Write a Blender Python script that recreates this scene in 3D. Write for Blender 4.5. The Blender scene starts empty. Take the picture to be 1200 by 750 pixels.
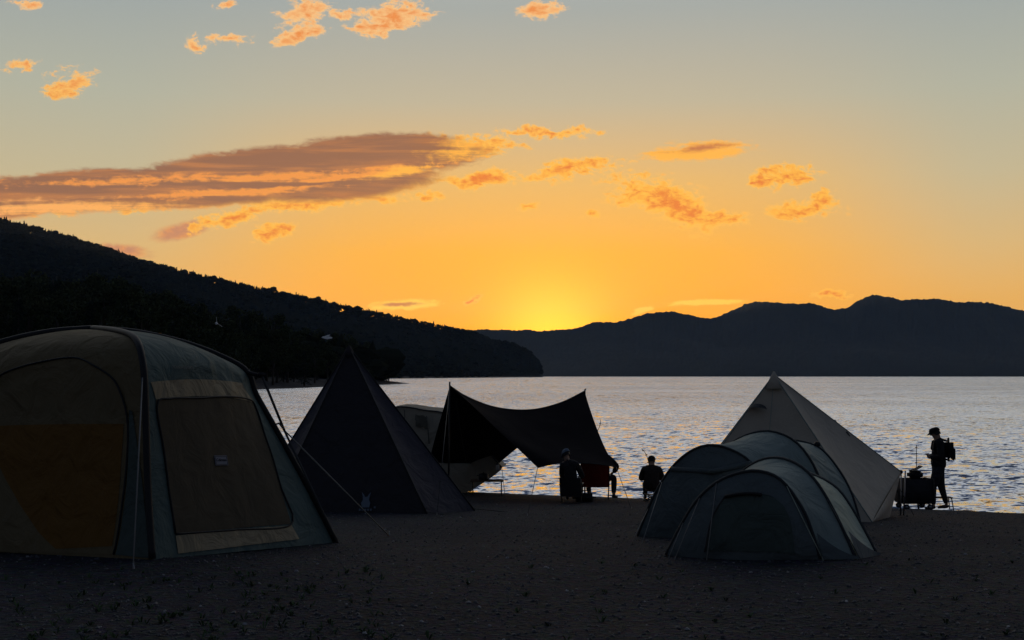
import bpy, bmesh, math, random
import numpy as np
from mathutils import Vector, Matrix, noise as mnoise

random.seed(7)
np.random.seed(7)
R = math.radians
scene = bpy.context.scene
COL = scene.collection

# ------------------------------------------------------------------ camera
F = 1500.0                      # focal length in photo pixels (1200 wide)
CAMZ = 1.55
PITCH = math.atan(65.5 / F)
cam_d = bpy.data.cameras.new('camera')
cam = bpy.data.objects.new('camera', cam_d)
COL.objects.link(cam)
cam.location = (0, 0, CAMZ)
cam.rotation_euler = (math.pi / 2 + PITCH, 0, 0)
cam_d.sensor_width = 36
cam_d.lens = 36 * F / 1200
cam_d.clip_start = 0.1
cam_d.clip_end = 40000
scene.camera = cam
CP, SP = math.cos(PITCH), math.sin(PITCH)


def P(px, py, d):
    """point on the sight line of a photo pixel at distance d along +Y"""
    u = (px - 600) / F
    v = (375 - py) / F
    x, y, z = u, CP - v * SP, SP + v * CP
    t = d / y
    return Vector((x * t, d, CAMZ + z * t))


def proj(p):
    x, y, z = p[0], p[1], p[2] - CAMZ
    f = y * CP + z * SP
    up = -y * SP + z * CP
    return (600 + F * x / f, 375 - F * up / f)


# ------------------------------------------------------------------ terrain
ZW = CAMZ - 2.97
SHORE = [(4000, -400), (600, -150), (120, -10), (40, 17), (11, 27.7), (0, 32.3), (-10, 38), (-22, 48), (-38, 70),
         (-55, 120), (-62, 200), (-55, 290), (-46, 400), (-40, 515), (-44, 532), (-100, 620), (-150, 900), (-150, 1300),
         (-113, 1480), (-60, 1950), (20, 2650), (75, 3060), (78, 3160), (40, 3300), (-300, 4200), (-900, 5200),
         (500, 5300), (5500, 5300), (8000, 2500)]
SH = np.array(SHORE, float)
CREST_PX = [(-260, 205), (-150, 225), (0, 262), (74, 280), (124, 295), (165, 309), (247, 328), (330, 345), (360, 351),
            (420, 363), (480, 375), (534, 385), (555, 389), (576, 398), (600, 403), (618, 411), (630, 421), (637, 433)]
CREST = []
for px, py in CREST_PX:
    d = np.interp(px, [-260, 0, 250, 550, 600, 640], [1700, 2000, 2300, 2850, 2980, 3110])
    p = P(px, py, d)
    CREST.append((p.x, p.y, max(1.0, p.z - ZW - 6.0 * (1 if px < 600 else 0.55))))
CR = np.array(CREST)


def seg_dist(X, Y, A, B):
    dx, dy = B[0] - A[0], B[1] - A[1]
    L = dx * dx + dy * dy + 1e-9
    t = np.clip(((X - A[0]) * dx + (Y - A[1]) * dy) / L, 0, 1)
    return np.hypot(X - A[0] - t * dx, Y - A[1] - t * dy), t


def lake_sd(X, Y):
    """distance to the shore, positive on land"""
    D = np.full(X.shape, 1e9)
    inside = np.zeros(X.shape, bool)
    n = len(SH)
    for i in range(n):
        A, B = SH[i], SH[(i + 1) % n]
        d, _ = seg_dist(X, Y, A, B)
        D = np.minimum(D, d)
        c = ((A[1] > Y) != (B[1] > Y))
        with np.errstate(divide='ignore', invalid='ignore'):
            xi = (B[0] - A[0]) * (Y - A[1]) / (B[1] - A[1] + 1e-12) + A[0]
        inside ^= c & (X < xi)
    return np.where(inside, -D, D)


def hash2(ix, iy, seed):
    h = (ix * 374761393 + iy * 668265263 + seed * 1442695041) & 0x7fffffff
    h = ((h ^ (h >> 13)) * 1274126177) & 0x7fffffff
    return ((h ^ (h >> 16)) & 0xffff) / 65535.0


def vnoise(X, Y, seed=0):
    ix, iy = np.floor(X).astype(np.int64), np.floor(Y).astype(np.int64)
    fx, fy = X - ix, Y - iy
    fx, fy = fx * fx * (3 - 2 * fx), fy * fy * (3 - 2 * fy)
    a, b = hash2(ix, iy, seed), hash2(ix + 1, iy, seed)
    c, d = hash2(ix, iy + 1, seed), hash2(ix + 1, iy + 1, seed)
    return (a * (1 - fx) + b * fx) * (1 - fy) + (c * (1 - fx) + d * fx) * fy - 0.5


def sstep(a, b, x):
    t = np.clip((x - a) / (b - a), 0, 1)
    return t * t * (3 - 2 * t)


def ground_z(X, Y):
    X = np.asarray(X, float)
    Y = np.asarray(Y, float)
    s = lake_sd(X, Y)
    # near beach: falls towards the water with the distance from the camera
    ys = np.interp(X, [-38, -22, -10, 0, 11, 40, 120], [70, 48, 38, 32.3, 27.7, 17, -10])
    k = sstep(15, np.maximum(ys, 15.5), Y)
    yy = Y - (ys - 27.7) * k
    near = np.interp(yy, [-1000, -60, 0, 8, 11.4, 14, 18, 22, 26, 27.7, 32, 60],
                     [9.0, 1.2, 0, -0.02, -0.09, -0.25, -0.55, -0.87, -1.24, -1.42, -2.0, -4.5])
    far = np.where(s > 0, ZW + np.minimum(s * 0.06, 1.5 + s * 0.012), ZW + np.maximum(s * 0.12, -6))
    w = sstep(-14, -32, X)
    w = np.maximum(w, sstep(50, 90, np.abs(Y)))
    w = np.maximum(w, sstep(30, 80, X))
    z = near * (1 - w) + far * w
    # wooded hill on the left shore
    Dc = np.full(X.shape, 1e9)
    Hc = np.zeros(X.shape)
    for i in range(len(CR) - 1):
        d, t = seg_dist(X, Y, CR[i], CR[i + 1])
        h = CR[i][2] * (1 - t) + CR[i + 1][2] * t
        m = d < Dc
        Dc = np.where(m, d, Dc)
        Hc = np.where(m, h, Hc)
    sp = np.maximum(s, 0)
    t = sp / (sp + Dc + 1e-6)
    hill = Hc * np.power(t, 1.25) * sstep(60, 260, Y)
    z = z + np.where(s > 0, hill, 0)
    z = z + 0.025 * vnoise(X * 0.7, Y * 0.7, 3) + 0.012 * vnoise(X * 2.3, Y * 2.3, 4)
    return z


def gz(x, y):
    return float(ground_z(np.array([x]), np.array([y]))[0])


_GY = np.linspace(4, 60, 5601)


def G(px, py):
    """the ground point seen at a photo pixel"""
    u = (px - 600) / F
    v = (375 - py) / F
    x, y, z = u, CP - v * SP, SP + v * CP
    zz = CAMZ + z / y * _GY
    g = ground_z(x / y * _GY, _GY)
    i = int(np.argmax(zz < g))
    if i == 0:
        i = int(np.argmin(np.abs(zz - g)))
    d = _GY[i]
    return Vector((x / y * d, d, float(g[i])))


# ------------------------------------------------------------------ materials
def srgb(r, g, b):
    f = lambda c: c / 12.92 if c <= 0.04045 else ((c + 0.055) / 1.055) ** 2.4
    return (f(r / 255), f(g / 255), f(b / 255))


def new_mat(name):
    m = bpy.data.materials.new(name)
    m.use_nodes = True
    nt = m.node_tree
    b = nt.nodes['Principled BSDF']
    return m, nt, b


def mat(name, col, rough=0.7, var=0.15, scale=8.0, bump=0.0, bscale=40.0, metal=0.0, trans=0.0, tcol=None, bdist=0.01, spec=0.3):
    """surface with small procedural changes of tone and a fine bump; trans = light that passes through cloth"""
    m, nt, b = new_mat(name)
    tc = nt.nodes.new('ShaderNodeTexCoord')
    n = nt.nodes.new('ShaderNodeTexNoise')
    n.inputs['Scale'].default_value = scale
    n.inputs['Detail'].default_value = 6
    nt.links.new(tc.outputs['Object'], n.inputs['Vector'])
    mx = nt.nodes.new('ShaderNodeMix')
    mx.data_type = 'RGBA'
    mx.inputs[6].default_value = (*[c * (1 - var) for c in col], 1)
    mx.inputs[7].default_value = (*[min(1, c * (1 + var)) for c in col], 1)
    nt.links.new(n.outputs['Fac'], mx.inputs[0])
    nt.links.new(mx.outputs[2], b.inputs['Base Color'])
    b.inputs['Roughness'].default_value = rough
    b.inputs['Metallic'].default_value = metal
    b.inputs['Specular IOR Level'].default_value = spec
    if bump:
        n2 = nt.nodes.new('ShaderNodeTexNoise')
        n2.inputs['Scale'].default_value = bscale
        n2.inputs['Detail'].default_value = 5
        n2.inputs['Distortion'].default_value = 0.8 if bdist > .05 else 0.0
        nt.links.new(tc.outputs['Object'], n2.inputs['Vector'])
        bp = nt.nodes.new('ShaderNodeBump')
        bp.inputs['Strength'].default_value = bump
        bp.inputs['Distance'].default_value = bdist
        nt.links.new(n2.outputs['Fac'], bp.inputs['Height'])
        nt.links.new(bp.outputs['Normal'], b.inputs['Normal'])
    if trans:
        t = nt.nodes.new('ShaderNodeBsdfTranslucent')
        t.inputs['Color'].default_value = (*(tcol or col), 1)
        ms = nt.nodes.new('ShaderNodeMixShader')
        ms.inputs[0].default_value = trans
        out = nt.nodes['Material Output']
        nt.links.new(b.outputs[0], ms.inputs[1])
        nt.links.new(t.outputs[0], ms.inputs[2])
        nt.links.new(ms.outputs[0], out.inputs['Surface'])
    return m


def cloth(name, col, trans=0.0, tcol=None, rough=0.75, bump=0.5, var=0.12, bscale=5.0, spec=0.15):
    return mat(name, col, rough=rough, var=var, scale=3.0, bump=min(1, bump * 2), bscale=bscale * .6, trans=trans, tcol=tcol, bdist=0.09, spec=spec)


M = {}
M['tent_green'] = cloth('dark green tent cloth', (0.115, 0.158, 0.142), 0.08)
M['tent_tan'] = cloth('tan tent cloth', (0.19, 0.147, 0.078), 0.16, (0.22, 0.13, 0.05))
M['tent_tan_pale'] = cloth('pale tan tent cloth', (0.38, 0.31, 0.20), 0.1)
M['tent_orange'] = cloth('orange brown inner cloth', (0.23, 0.115, 0.026), 0.25, (0.26, 0.11, 0.018))
M['tent_mesh'] = cloth('dark window mesh', (0.098, 0.078, 0.05), 0.06, bump=0.15)
M['tent_pole'] = mat('black pole sleeve', (0.015, 0.015, 0.016), 0.6)
M['sleeve_soft'] = mat('dark grey pole sleeve', (0.035, 0.04, 0.042), 0.7)
M['rope'] = mat('pale guy rope', (0.26, 0.25, 0.23), 0.8)
M['rope_dark'] = mat('dark guy rope', (0.06, 0.06, 0.06), 0.8)
M['patch'] = mat('grey label patch', (0.18, 0.19, 0.23), 0.6)
M['patch_dark'] = mat('dark lettering', (0.03, 0.035, 0.05), 0.6)
M['mark_pale'] = mat('pale printed mark', (0.13, 0.16, 0.20), 0.6)
M['mark_dim'] = mat('dim printed mark', (0.17, 0.19, 0.17), 0.6)
M['black_cloth'] = cloth('black tent cloth', (0.036, 0.033, 0.037), 0.02)
M['navy_cloth'] = cloth('dark navy tent cloth', (0.068, 0.062, 0.074), 0.03)
M['tarp'] = cloth('dark brown tarp cloth', (0.020, 0.017, 0.018), 0.01, bump=0.12, spec=0.02, rough=0.95)
M['beige'] = cloth('beige tent cloth', (0.36, 0.32, 0.245), 0.08)
M['beige_dark'] = cloth('dark beige window flap', (0.14, 0.13, 0.10), 0.04)
M['bell'] = cloth('grey beige tent cloth', (0.54, 0.475, 0.375), 0.08, bump=0.2)
M['bell_dark'] = cloth('dark vent cloth', (0.06, 0.06, 0.06), 0.0)
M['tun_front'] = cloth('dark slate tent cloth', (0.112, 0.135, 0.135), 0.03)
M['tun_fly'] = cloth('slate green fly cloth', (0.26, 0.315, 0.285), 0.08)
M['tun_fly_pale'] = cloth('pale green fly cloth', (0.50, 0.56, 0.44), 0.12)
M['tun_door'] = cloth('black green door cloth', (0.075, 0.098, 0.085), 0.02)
M['metal'] = mat('grey metal tube', (0.25, 0.25, 0.26), 0.35, metal=0.9)
M['black_metal'] = mat('black metal tube', (0.02, 0.02, 0.02), 0.45)
M['wood'] = mat('brown slat wood', (0.16, 0.09, 0.05), 0.6, scale=20)
M['red_cloth'] = cloth('red chair cloth', (0.20, 0.024, 0.014), 0.05, (0.3, 0.03, 0.012))
M['dark_chair'] = cloth('dark chair cloth', (0.03, 0.03, 0.034), 0.0)
M['skin'] = mat('skin', (0.36, 0.22, 0.15), 0.5, var=0.05)
M['hair'] = mat('black hair', (0.012, 0.01, 0.009), 0.5, bump=0.5, bscale=120)
M['jacket_black'] = cloth('black jacket cloth', (0.022, 0.022, 0.025), bscale=14)
M['jacket_brown'] = cloth('dark brown jacket cloth', (0.045, 0.032, 0.026), bscale=14)
M['trousers'] = cloth('dark trouser cloth', (0.028, 0.03, 0.036), bscale=14)
M['cap_grey'] = cloth('blue grey cap cloth', (0.21, 0.26, 0.33), bscale=20)
M['cap_black'] = cloth('black cap cloth', (0.016, 0.016, 0.018), bscale=20)
M['shoe'] = mat('dark shoe', (0.02, 0.02, 0.02), 0.6)
M['eye'] = mat('eye', (0.02, 0.015, 0.01), 0.2)
M['pack'] = cloth('black pack cloth', (0.018, 0.018, 0.02), bscale=14)
M['plastic'] = mat('black plastic', (0.02, 0.02, 0.022), 0.4)
M['white_plastic'] = mat('white bottle plastic', (0.6, 0.6, 0.58), 0.4)
M['gull'] = mat('white feathers', (0.75, 0.76, 0.75), 0.7)
M['gull_dark'] = mat('grey wing tip feathers', (0.25, 0.26, 0.27), 0.7)
M['bark'] = mat('dark bark', (0.06, 0.05, 0.04), 0.9, bump=0.8, bscale=6)
M['orange_tag'] = mat('orange tag', (0.7, 0.33, 0.08), 0.6)


def leaf_mat(name, col):
    m, nt, b = new_mat(name)
    g = nt.nodes.new('ShaderNodeNewGeometry')
    mx = nt.nodes.new('ShaderNodeMix')
    mx.data_type = 'RGBA'
    mx.inputs[6].default_value = (*[c * 0.55 for c in col], 1)
    mx.inputs[7].default_value = (*[c * 1.5 for c in col], 1)
    nt.links.new(g.outputs['Random Per Island'], mx.inputs[0])
    nt.links.new(mx.outputs[2], b.inputs['Base Color'])
    b.inputs['Roughness'].default_value = 1.0
    b.inputs['Specular IOR Level'].default_value = 0.0
    return m


M['leaf'] = leaf_mat('dark green leaves', (0.045, 0.055, 0.026))
M['needle'] = leaf_mat('dark green needles', (0.026, 0.038, 0.024))
M['far_leaf'] = leaf_mat('far forest leaves', (0.016, 0.019, 0.012))
M['weed'] = leaf_mat('weed leaves', (0.055, 0.085, 0.04))


def pebble_mat():
    m, nt, b = new_mat('pebbles')
    g = nt.nodes.new('ShaderNodeNewGeometry')
    cr = nt.nodes.new('ShaderNodeValToRGB')
    e = cr.color_ramp.elements
    e[0].color = (0.03, 0.031, 0.036, 1)
    e[1].position = 0.95
    e[1].color = (0.09, 0.09, 0.10, 1)
    k = cr.color_ramp.elements.new(0.992)
    k.color = (0.3, 0.3, 0.31, 1)
    nt.links.new(g.outputs['Random Per Island'], cr.inputs[0])
    nt.links.new(cr.outputs[0], b.inputs['Base Color'])
    b.inputs['Roughness'].default_value = 0.65
    return m


M['pebble'] = pebble_mat()


def ground_mat():
    m, nt, b = new_mat('gravel beach')
    tc = nt.nodes.new('ShaderNodeTexCoord')
    L = nt.links.new

    def noise(s, d, rough=0.6):
        n = nt.nodes.new('ShaderNodeTexNoise')
        n.inputs['Scale'].default_value = s
        n.inputs['Detail'].default_value = d
        n.inputs['Roughness'].default_value = rough
        L(tc.outputs['Object'], n.inputs['Vector'])
        return n
    n1 = noise(0.35, 4)
    n2 = noise(9.0, 8, 0.75)
    vo = nt.nodes.new('ShaderNodeTexVoronoi')
    vo.inputs['Scale'].default_value = 22
    L(tc.outputs['Object'], vo.inputs['Vector'])
    c1 = nt.nodes.new('ShaderNodeValToRGB')
    e = c1.color_ramp.elements
    e[0].position, e[0].color = 0.3, (0.021, 0.025, 0.034, 1)
    e[1].position, e[1].color = 0.72, (0.092, 0.098, 0.116, 1)
    L(n2.outputs['Fac'], c1.inputs[0])
    c2 = nt.nodes.new('ShaderNodeValToRGB')
    e = c2.color_ramp.elements
    e[0].position, e[0].color = 0.38, (0.6, 0.62, 0.72, 1)
    e[1].position, e[1].color = 0.66, (1.15, 1.08, 1.0, 1)
    L(n1.outputs['Fac'], c2.inputs[0])
    mx = nt.nodes.new('ShaderNodeMix')
    mx.data_type = 'RGBA'
    mx.blend_type = 'MULTIPLY'
    mx.inputs[0].default_value = 1
    L(c1.outputs[0], mx.inputs[6])
    L(c2.outputs[0], mx.inputs[7])
    mv = nt.nodes.new('ShaderNodeMix')
    mv.data_type = 'RGBA'
    mv.blend_type = 'MULTIPLY'
    mv.inputs[0].default_value = 0.5
    L(mx.outputs[2], mv.inputs[6])
    L(vo.outputs['Color'], mv.inputs[7])
    gp = nt.nodes.new('ShaderNodeSeparateXYZ')
    L(tc.outputs['Object'], gp.inputs[0])
    fl = nt.nodes.new('ShaderNodeMapRange')
    L(gp.outputs[2], fl.inputs[0])
    fl.inputs[1].default_value = 0.35
    fl.inputs[2].default_value = 1.3
    sp_ = nt.nodes.new('ShaderNodeMapRange')
    L(gp.outputs[2], sp_.inputs[0])
    sp_.inputs[1].default_value = 0.35
    sp_.inputs[2].default_value = 1.3
    sp_.inputs[3].default_value = 0.12
    sp_.inputs[4].default_value = 0.0
    L(sp_.outputs[0], b.inputs['Specular IOR Level'])
    fm = nt.nodes.new('ShaderNodeMix')
    fm.data_type = 'RGBA'
    L(fl.outputs[0], fm.inputs[0])
    L(mv.outputs[2], fm.inputs[6])
    fm.inputs[7].default_value = (0.012, 0.013, 0.008, 1)
    L(fm.outputs[2], b.inputs['Base Color'])
    b.inputs['Roughness'].default_value = 0.9
    b.inputs['Specular IOR Level'].default_value = 0.15
    ad = nt.nodes.new('ShaderNodeMath')
    ad.operation = 'MULTIPLY_ADD'
    ad.inputs[1].default_value = 0.8
    L(vo.outputs['Distance'], ad.inputs[0])
    L(n2.outputs['Fac'], ad.inputs[2])
    bp = nt.nodes.new('ShaderNodeBump')
    bp.inputs['Strength'].default_value = 0.9
    bp.inputs['Distance'].default_value = 0.05
    L(ad.outputs[0], bp.inputs['Height'])
    L(bp.outputs['Normal'], b.inputs['Normal'])
    return m


M['ground'] = ground_mat()
M['mountain'] = mat('far forest slope', (0.02, 0.024, 0.024), 0.95, var=0.35, scale=0.006, spec=0.05)


def water_mat():
    m, nt, b = new_mat('lake water')
    L = nt.links.new
    b.inputs['Base Color'].default_value = (0.012, 0.022, 0.032, 1)
    b.inputs['Roughness'].default_value = 0.06
    b.inputs['IOR'].default_value = 1.333
    b.inputs['Specular IOR Level'].default_value = 0.5
    g = nt.nodes.new('ShaderNodeNewGeometry')

    def noise(sx, sy, d, rough=0.55, rot=0.0):
        mp = nt.nodes.new('ShaderNodeMapping')
        mp.inputs['Scale'].default_value = (sx, sy, 1)
        mp.inputs['Rotation'].default_value = (0, 0, rot)
        L(g.outputs['Position'], mp.inputs['Vector'])
        n = nt.nodes.new('ShaderNodeTexNoise')
        n.inputs['Scale'].default_value = 1
        n.inputs['Detail'].default_value = d
        n.inputs['Roughness'].default_value = rough
        L(mp.outputs[0], n.inputs['Vector'])
        return n.outputs['Fac']

    def ma(op, a, bb=None, c=None):
        n = nt.nodes.new('ShaderNodeMath')
        n.operation = op
        for i, v in enumerate((a, bb, c)):
            if v is None:
                continue
            if isinstance(v, (int, float)):
                n.inputs[i].default_value = v
            else:
                L(v, n.inputs[i])
        return n.outputs[0]
    def ncol(sx, sy, d, rough, rot, amp, seed):
        mp = nt.nodes.new('ShaderNodeMapping')
        mp.inputs['Scale'].default_value = (sx, sy, 1)
        mp.inputs['Rotation'].default_value = (0, 0, rot)
        mp.inputs['Location'].default_value = (seed, seed * 1.7, seed)
        L(g.outputs['Position'], mp.inputs['Vector'])
        n = nt.nodes.new('ShaderNodeTexNoise')
        n.inputs['Scale'].default_value = 1
        n.inputs['Detail'].default_value = d
        n.inputs['Roughness'].default_value = rough
        L(mp.outputs[0], n.inputs['Vector'])
        v = nt.nodes.new('ShaderNodeVectorMath')
        v.operation = 'MULTIPLY_ADD'
        L(n.outputs['Color'], v.inputs[0])
        v.inputs[1].default_value = (amp * .6, amp, 0)
        v.inputs[2].default_value = (-.5 * amp * .6, -.5 * amp, 0)
        return v.outputs[0]

    def vadd(p, q):
        v = nt.nodes.new('ShaderNodeVectorMath')
        v.operation = 'ADD'
        L(p, v.inputs[0])
        L(q, v.inputs[1])
        return v.outputs[0]
    tilt = ncol(2.2, 3.2, 3, .6, .2, WAVE[0], 1.3)
    tilt = vadd(tilt, ncol(6.0, 6.5, 2, .6, .5, 1.1, 6.1))
    tilt = vadd(tilt, ncol(.5, .8, 3, .6, -.2, WAVE[1], 4.1))
    tilt = vadd(tilt, ncol(.10, .11, 4, .62, .1, WAVE[2], 7.7))
    tilt = vadd(tilt, ncol(.022, .016, 4, .6, .1, WAVE[3], 2.2))
    # wind rows further out, drawn out along the wind
    gs = nt.nodes.new('ShaderNodeSeparateXYZ')
    L(g.outputs['Position'], gs.inputs[0])
    for fx, fy, am, d0, d1, sd in ((.9, .11, .7, 45, 90, 3.3), (.55, .022, .8, 90, 220, 5.9), (.30, .0045, .9, 220, 600, 8.8)):
        fd = nt.nodes.new('ShaderNodeMapRange')
        fd.interpolation_type = 'SMOOTHSTEP'
        L(gs.outputs[1], fd.inputs[0])
        fd.inputs[1].default_value = d0
        fd.inputs[2].default_value = d1
        vs_ = nt.nodes.new('ShaderNodeVectorMath')
        vs_.operation = 'SCALE'
        L(ncol(fx, fy, 4, .65, .04, am, sd), vs_.inputs[0])
        L(fd.outputs[0], vs_.inputs['Scale'])
        tilt = vadd(tilt, vs_.outputs[0])
    gust = noise(0.012, 0.02, 4, 0.6)
    sc = nt.nodes.new('ShaderNodeVectorMath')
    sc.operation = 'SCALE'
    L(tilt, sc.inputs[0])
    L(ma('MULTIPLY_ADD', gust, 1.4, 0.3), sc.inputs['Scale'])
    # wind from the lake: the faces towards the beach are the steeper ones
    bias = nt.nodes.new('ShaderNodeVectorMath')
    bias.operation = 'ADD'
    L(sc.outputs[0], bias.inputs[0])
    bias.inputs[1].default_value = (0, WAVE[4], 0)
    nn = vadd(g.outputs['Normal'], bias.outputs[0])
    bp = nt.nodes.new('ShaderNodeVectorMath')
    bp.operation = 'NORMALIZE'
    L(nn, bp.inputs[0])
    L(bp.outputs[0], b.inputs['Normal'])
    gl = nt.nodes.new('ShaderNodeBsdfGlossy')
    gl.inputs['Color'].default_value = (.96, .97, 1.0, 1)
    gl.inputs['Roughness'].default_value = 0.06
    L(bp.outputs[0], gl.inputs['Normal'])
    ms = nt.nodes.new('ShaderNodeMixShader')
    ms.inputs[0].default_value = 0.76
    L(b.outputs[0], ms.inputs[1])
    L(gl.outputs[0], ms.inputs[2])
    L(ms.outputs[0], nt.nodes['Material Output'].inputs['Surface'])
    return m


HAZE = 2.0e-5
WAVE = (2.3, .8, .3, .2, -.21)
M['water'] = water_mat()


# ------------------------------------------------------------------ mesh helpers
class MB:
    def __init__(self):
        self.v, self.f = [], []

    def add(self, vs, fs):
        o = len(self.v)
        self.v += [Vector(p) for p in vs]
        self.f += [tuple(i + o for i in f) for f in fs]
        return self

    def grid(self, rows):
        n, m = len(rows), len(rows[0])
        vs = [p for r in rows for p in r]
        fs = [(i * m + j, i * m + j + 1, (i + 1) * m + j + 1, (i + 1) * m + j) for i in range(n - 1) for j in range(m - 1)]
        return self.add(vs, fs)

    def tube(self, pts, r, sides=8, cap=True):
        pts = [Vector(p) for p in pts]
        rr = r if isinstance(r, (list, tuple)) else [r] * len(pts)
        rings = []
        up = None
        for i, p in enumerate(pts):
            t = (pts[min(i + 1, len(pts) - 1)] - pts[max(i - 1, 0)]).normalized()
            if up is None:
                up = t.orthogonal().normalized()
            else:
                up = (up - t * up.dot(t))
                up = up.normalized() if up.length > 1e-6 else t.orthogonal().normalized()
            s = t.cross(up)
            rings.append([p + (up * math.cos(2 * math.pi * k / sides) + s * math.sin(2 * math.pi * k / sides)) * rr[i] for k in range(sides)])
        vs = [q for ring in rings for q in ring]
        fs = []
        for i in range(len(pts) - 1):
            for k in range(sides):
                a, b = i * sides + k, i * sides + (k + 1) % sides
                fs.append((a, b, b + sides, a + sides))
        if cap:
            fs.append(tuple(range(sides))[::-1])
            fs.append(tuple((len(pts) - 1) * sides + k for k in range(sides)))
        return self.add(vs, fs)

    def box(self, c, s, rot=0.0, bev=0.0, tilt=0.0):
        bm = bmesh.new()
        bmesh.ops.create_cube(bm, size=1)
        for v in bm.verts:
            v.co = Vector((v.co.x * s[0], v.co.y * s[1], v.co.z * s[2]))
        if bev:
            bmesh.ops.bevel(bm, geom=list(bm.edges), offset=bev, segments=2, affect='EDGES')
        mt = Matrix.Translation(Vector(c)) @ Matrix.Rotation(rot, 4, 'Z') @ Matrix.Rotation(tilt, 4, 'X')
        vs = [mt @ v.co for v in bm.verts]
        bm.verts.index_update()
        fs = [tuple(v.index for v in f.verts) for f in bm.faces]
        bm.free()
        return self.add(vs, fs)

    def ball(self, c, r, seg=12, rings=8, jit=0.0):
        c = Vector(c)
        r = r if isinstance(r, (tuple, list)) else (r, r, r)
        vs, fs = [c + Vector((0, 0, r[2]))], []
        for i in range(1, rings):
            a = math.pi * i / rings
            for k in range(seg):
                b = 2 * math.pi * k / seg
                j = 1 + random.uniform(-jit, jit)
                vs.append(c + Vector((r[0] * math.sin(a) * math.cos(b), r[1] * math.sin(a) * math.sin(b), r[2] * math.cos(a))) * j)
        vs.append(c - Vector((0, 0, r[2])))
        for k in range(seg):
            fs.append((0, 1 + k, 1 + (k + 1) % seg))
            fs.append((len(vs) - 1, len(vs) - 1 - seg + (k + 1) % seg, len(vs) - 1 - seg + k))
        for i in range(rings - 2):
            for k in range(seg):
                a, b = 1 + i * seg + k, 1 + i * seg + (k + 1) % seg
                fs.append((a, a + seg, b + seg, b))
        return self.add(vs, fs)

    def build(self, name, m, parent=None, world=False, smooth=True, recalc=True):
        off = Vector((0, 0, 0))
        if parent is not None and world:
            q = parent
            while q is not None:
                off += q.location
                q = q.parent
        me = bpy.data.meshes.new(name)
        me.from_pydata([tuple(p - off) for p in self.v], [], self.f)
        if recalc:
            bm = bmesh.new()
            bm.from_mesh(me)
            bmesh.ops.recalc_face_normals(bm, faces=bm.faces)
            bm.to_mesh(me)
            bm.free()
        for p in me.polygons:
            p.use_smooth = smooth
        me.materials.append(m)
        o = bpy.data.objects.new(name, me)
        COL.objects.link(o)
        if parent is not None:
            o.parent = parent
        return o


def np_mesh(name, V, Fq, m, smooth=True):
    me = bpy.data.meshes.new(name)
    nv, nf, k = len(V), len(Fq), Fq.shape[1]
    me.vertices.add(nv)
    me.vertices.foreach_set('co', np.ascontiguousarray(V, dtype=np.float32).ravel())
    me.loops.add(nf * k)
    me.loops.foreach_set('vertex_index', np.ascontiguousarray(Fq, dtype=np.int32).ravel())
    me.polygons.add(nf)
    me.polygons.foreach_set('loop_start', np.arange(0, nf * k, k, dtype=np.int32))
    me.polygons.foreach_set('use_smooth', np.full(nf, smooth))
    me.update(calc_edges=True)
    me.materials.append(m)
    o = bpy.data.objects.new(name, me)
    COL.objects.link(o)
    return o


def grid_faces(n, m, wrap=False):
    i, j = np.meshgrid(np.arange(n - 1), np.arange(m if wrap else m - 1), indexing='ij')
    j2 = (j + 1) % m
    return np.stack([i * m + j, i * m + j2, (i + 1) * m + j2, (i + 1) * m + j], -1).reshape(-1, 4)


def tag(o, label=None, cat=None, group=None, kind=None):
    if label:
        o['label'] = label
    if cat:
        o['category'] = cat
    if group:
        o['group'] = group
    if kind:
        o['kind'] = kind
    return o


def thing(name, loc, label, cat, group=None, rz=0.0):
    o = bpy.data.objects.new(name, None)
    o.empty_display_size = 0.2
    COL.objects.link(o)
    o.location = loc
    o.rotation_euler = (0, 0, rz)
    return tag(o, label, cat, group)


def copy_tree(o, parent=None):
    c = o.copy()
    COL.objects.link(c)
    if parent is not None:
        c.parent = parent
    for ch in [q for q in o.children]:
        copy_tree(ch, c)
    return c


def resample(pts, n):
    pts = [Vector(p) for p in pts]
    # smooth with Catmull-Rom then even steps along the length
    dense = []
    for i in range(len(pts) - 1):
        p0, p1, p2, p3 = pts[max(i - 1, 0)], pts[i], pts[i + 1], pts[min(i + 2, len(pts) - 1)]
        for k in range(12):
            t = k / 12
            dense.append(0.5 * ((2 * p1) + (p2 - p0) * t + (2 * p0 - 5 * p1 + 4 * p2 - p3) * t * t + (3 * p1 - p0 - 3 * p2 + p3) * t ** 3))
    dense.append(pts[-1])
    L = [0]
    for a, b in zip(dense, dense[1:]):
        L.append(L[-1] + (b - a).length)
    out, j = [], 0
    for k in range(n):
        s = L[-1] * k / (n - 1)
        while j < len(L) - 2 and L[j + 1] < s:
            j += 1
        w = (s - L[j]) / max(1e-9, L[j + 1] - L[j])
        out.append(dense[j].lerp(dense[j + 1], min(1, max(0, w))))
    return out


def wrinkle(p, amp, sc):
    return Vector((mnoise.noise(Vector(p) * sc), mnoise.noise(Vector(p) * sc + Vector((31, 7, 3))), mnoise.noise(Vector(p) * sc + Vector((5, 17, 40))))) * amp


def loft(a, b, n=10, bulge=0.0, bdir=None, wr=0.012, ws=3.0):
    """rows of points between two curves, sagging (bulge<0) or swelling between them"""
    rows = []
    for i in range(n):
        t = i / (n - 1)
        k = 4 * t * (1 - t)
        row = []
        for q, (p0, p1) in enumerate(zip(a, b)):
            p = p0.lerp(p1, t)
            e = q / (len(a) - 1)
            if bulge and bdir is not None:
                p = p + bdir * bulge * k * math.sin(math.pi * e)
            if 0 < i < n - 1 and 0 < q < len(a) - 1:
                p = p + wrinkle(p, wr, ws)
            row.append(p)
        rows.append(row)
    return rows


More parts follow.
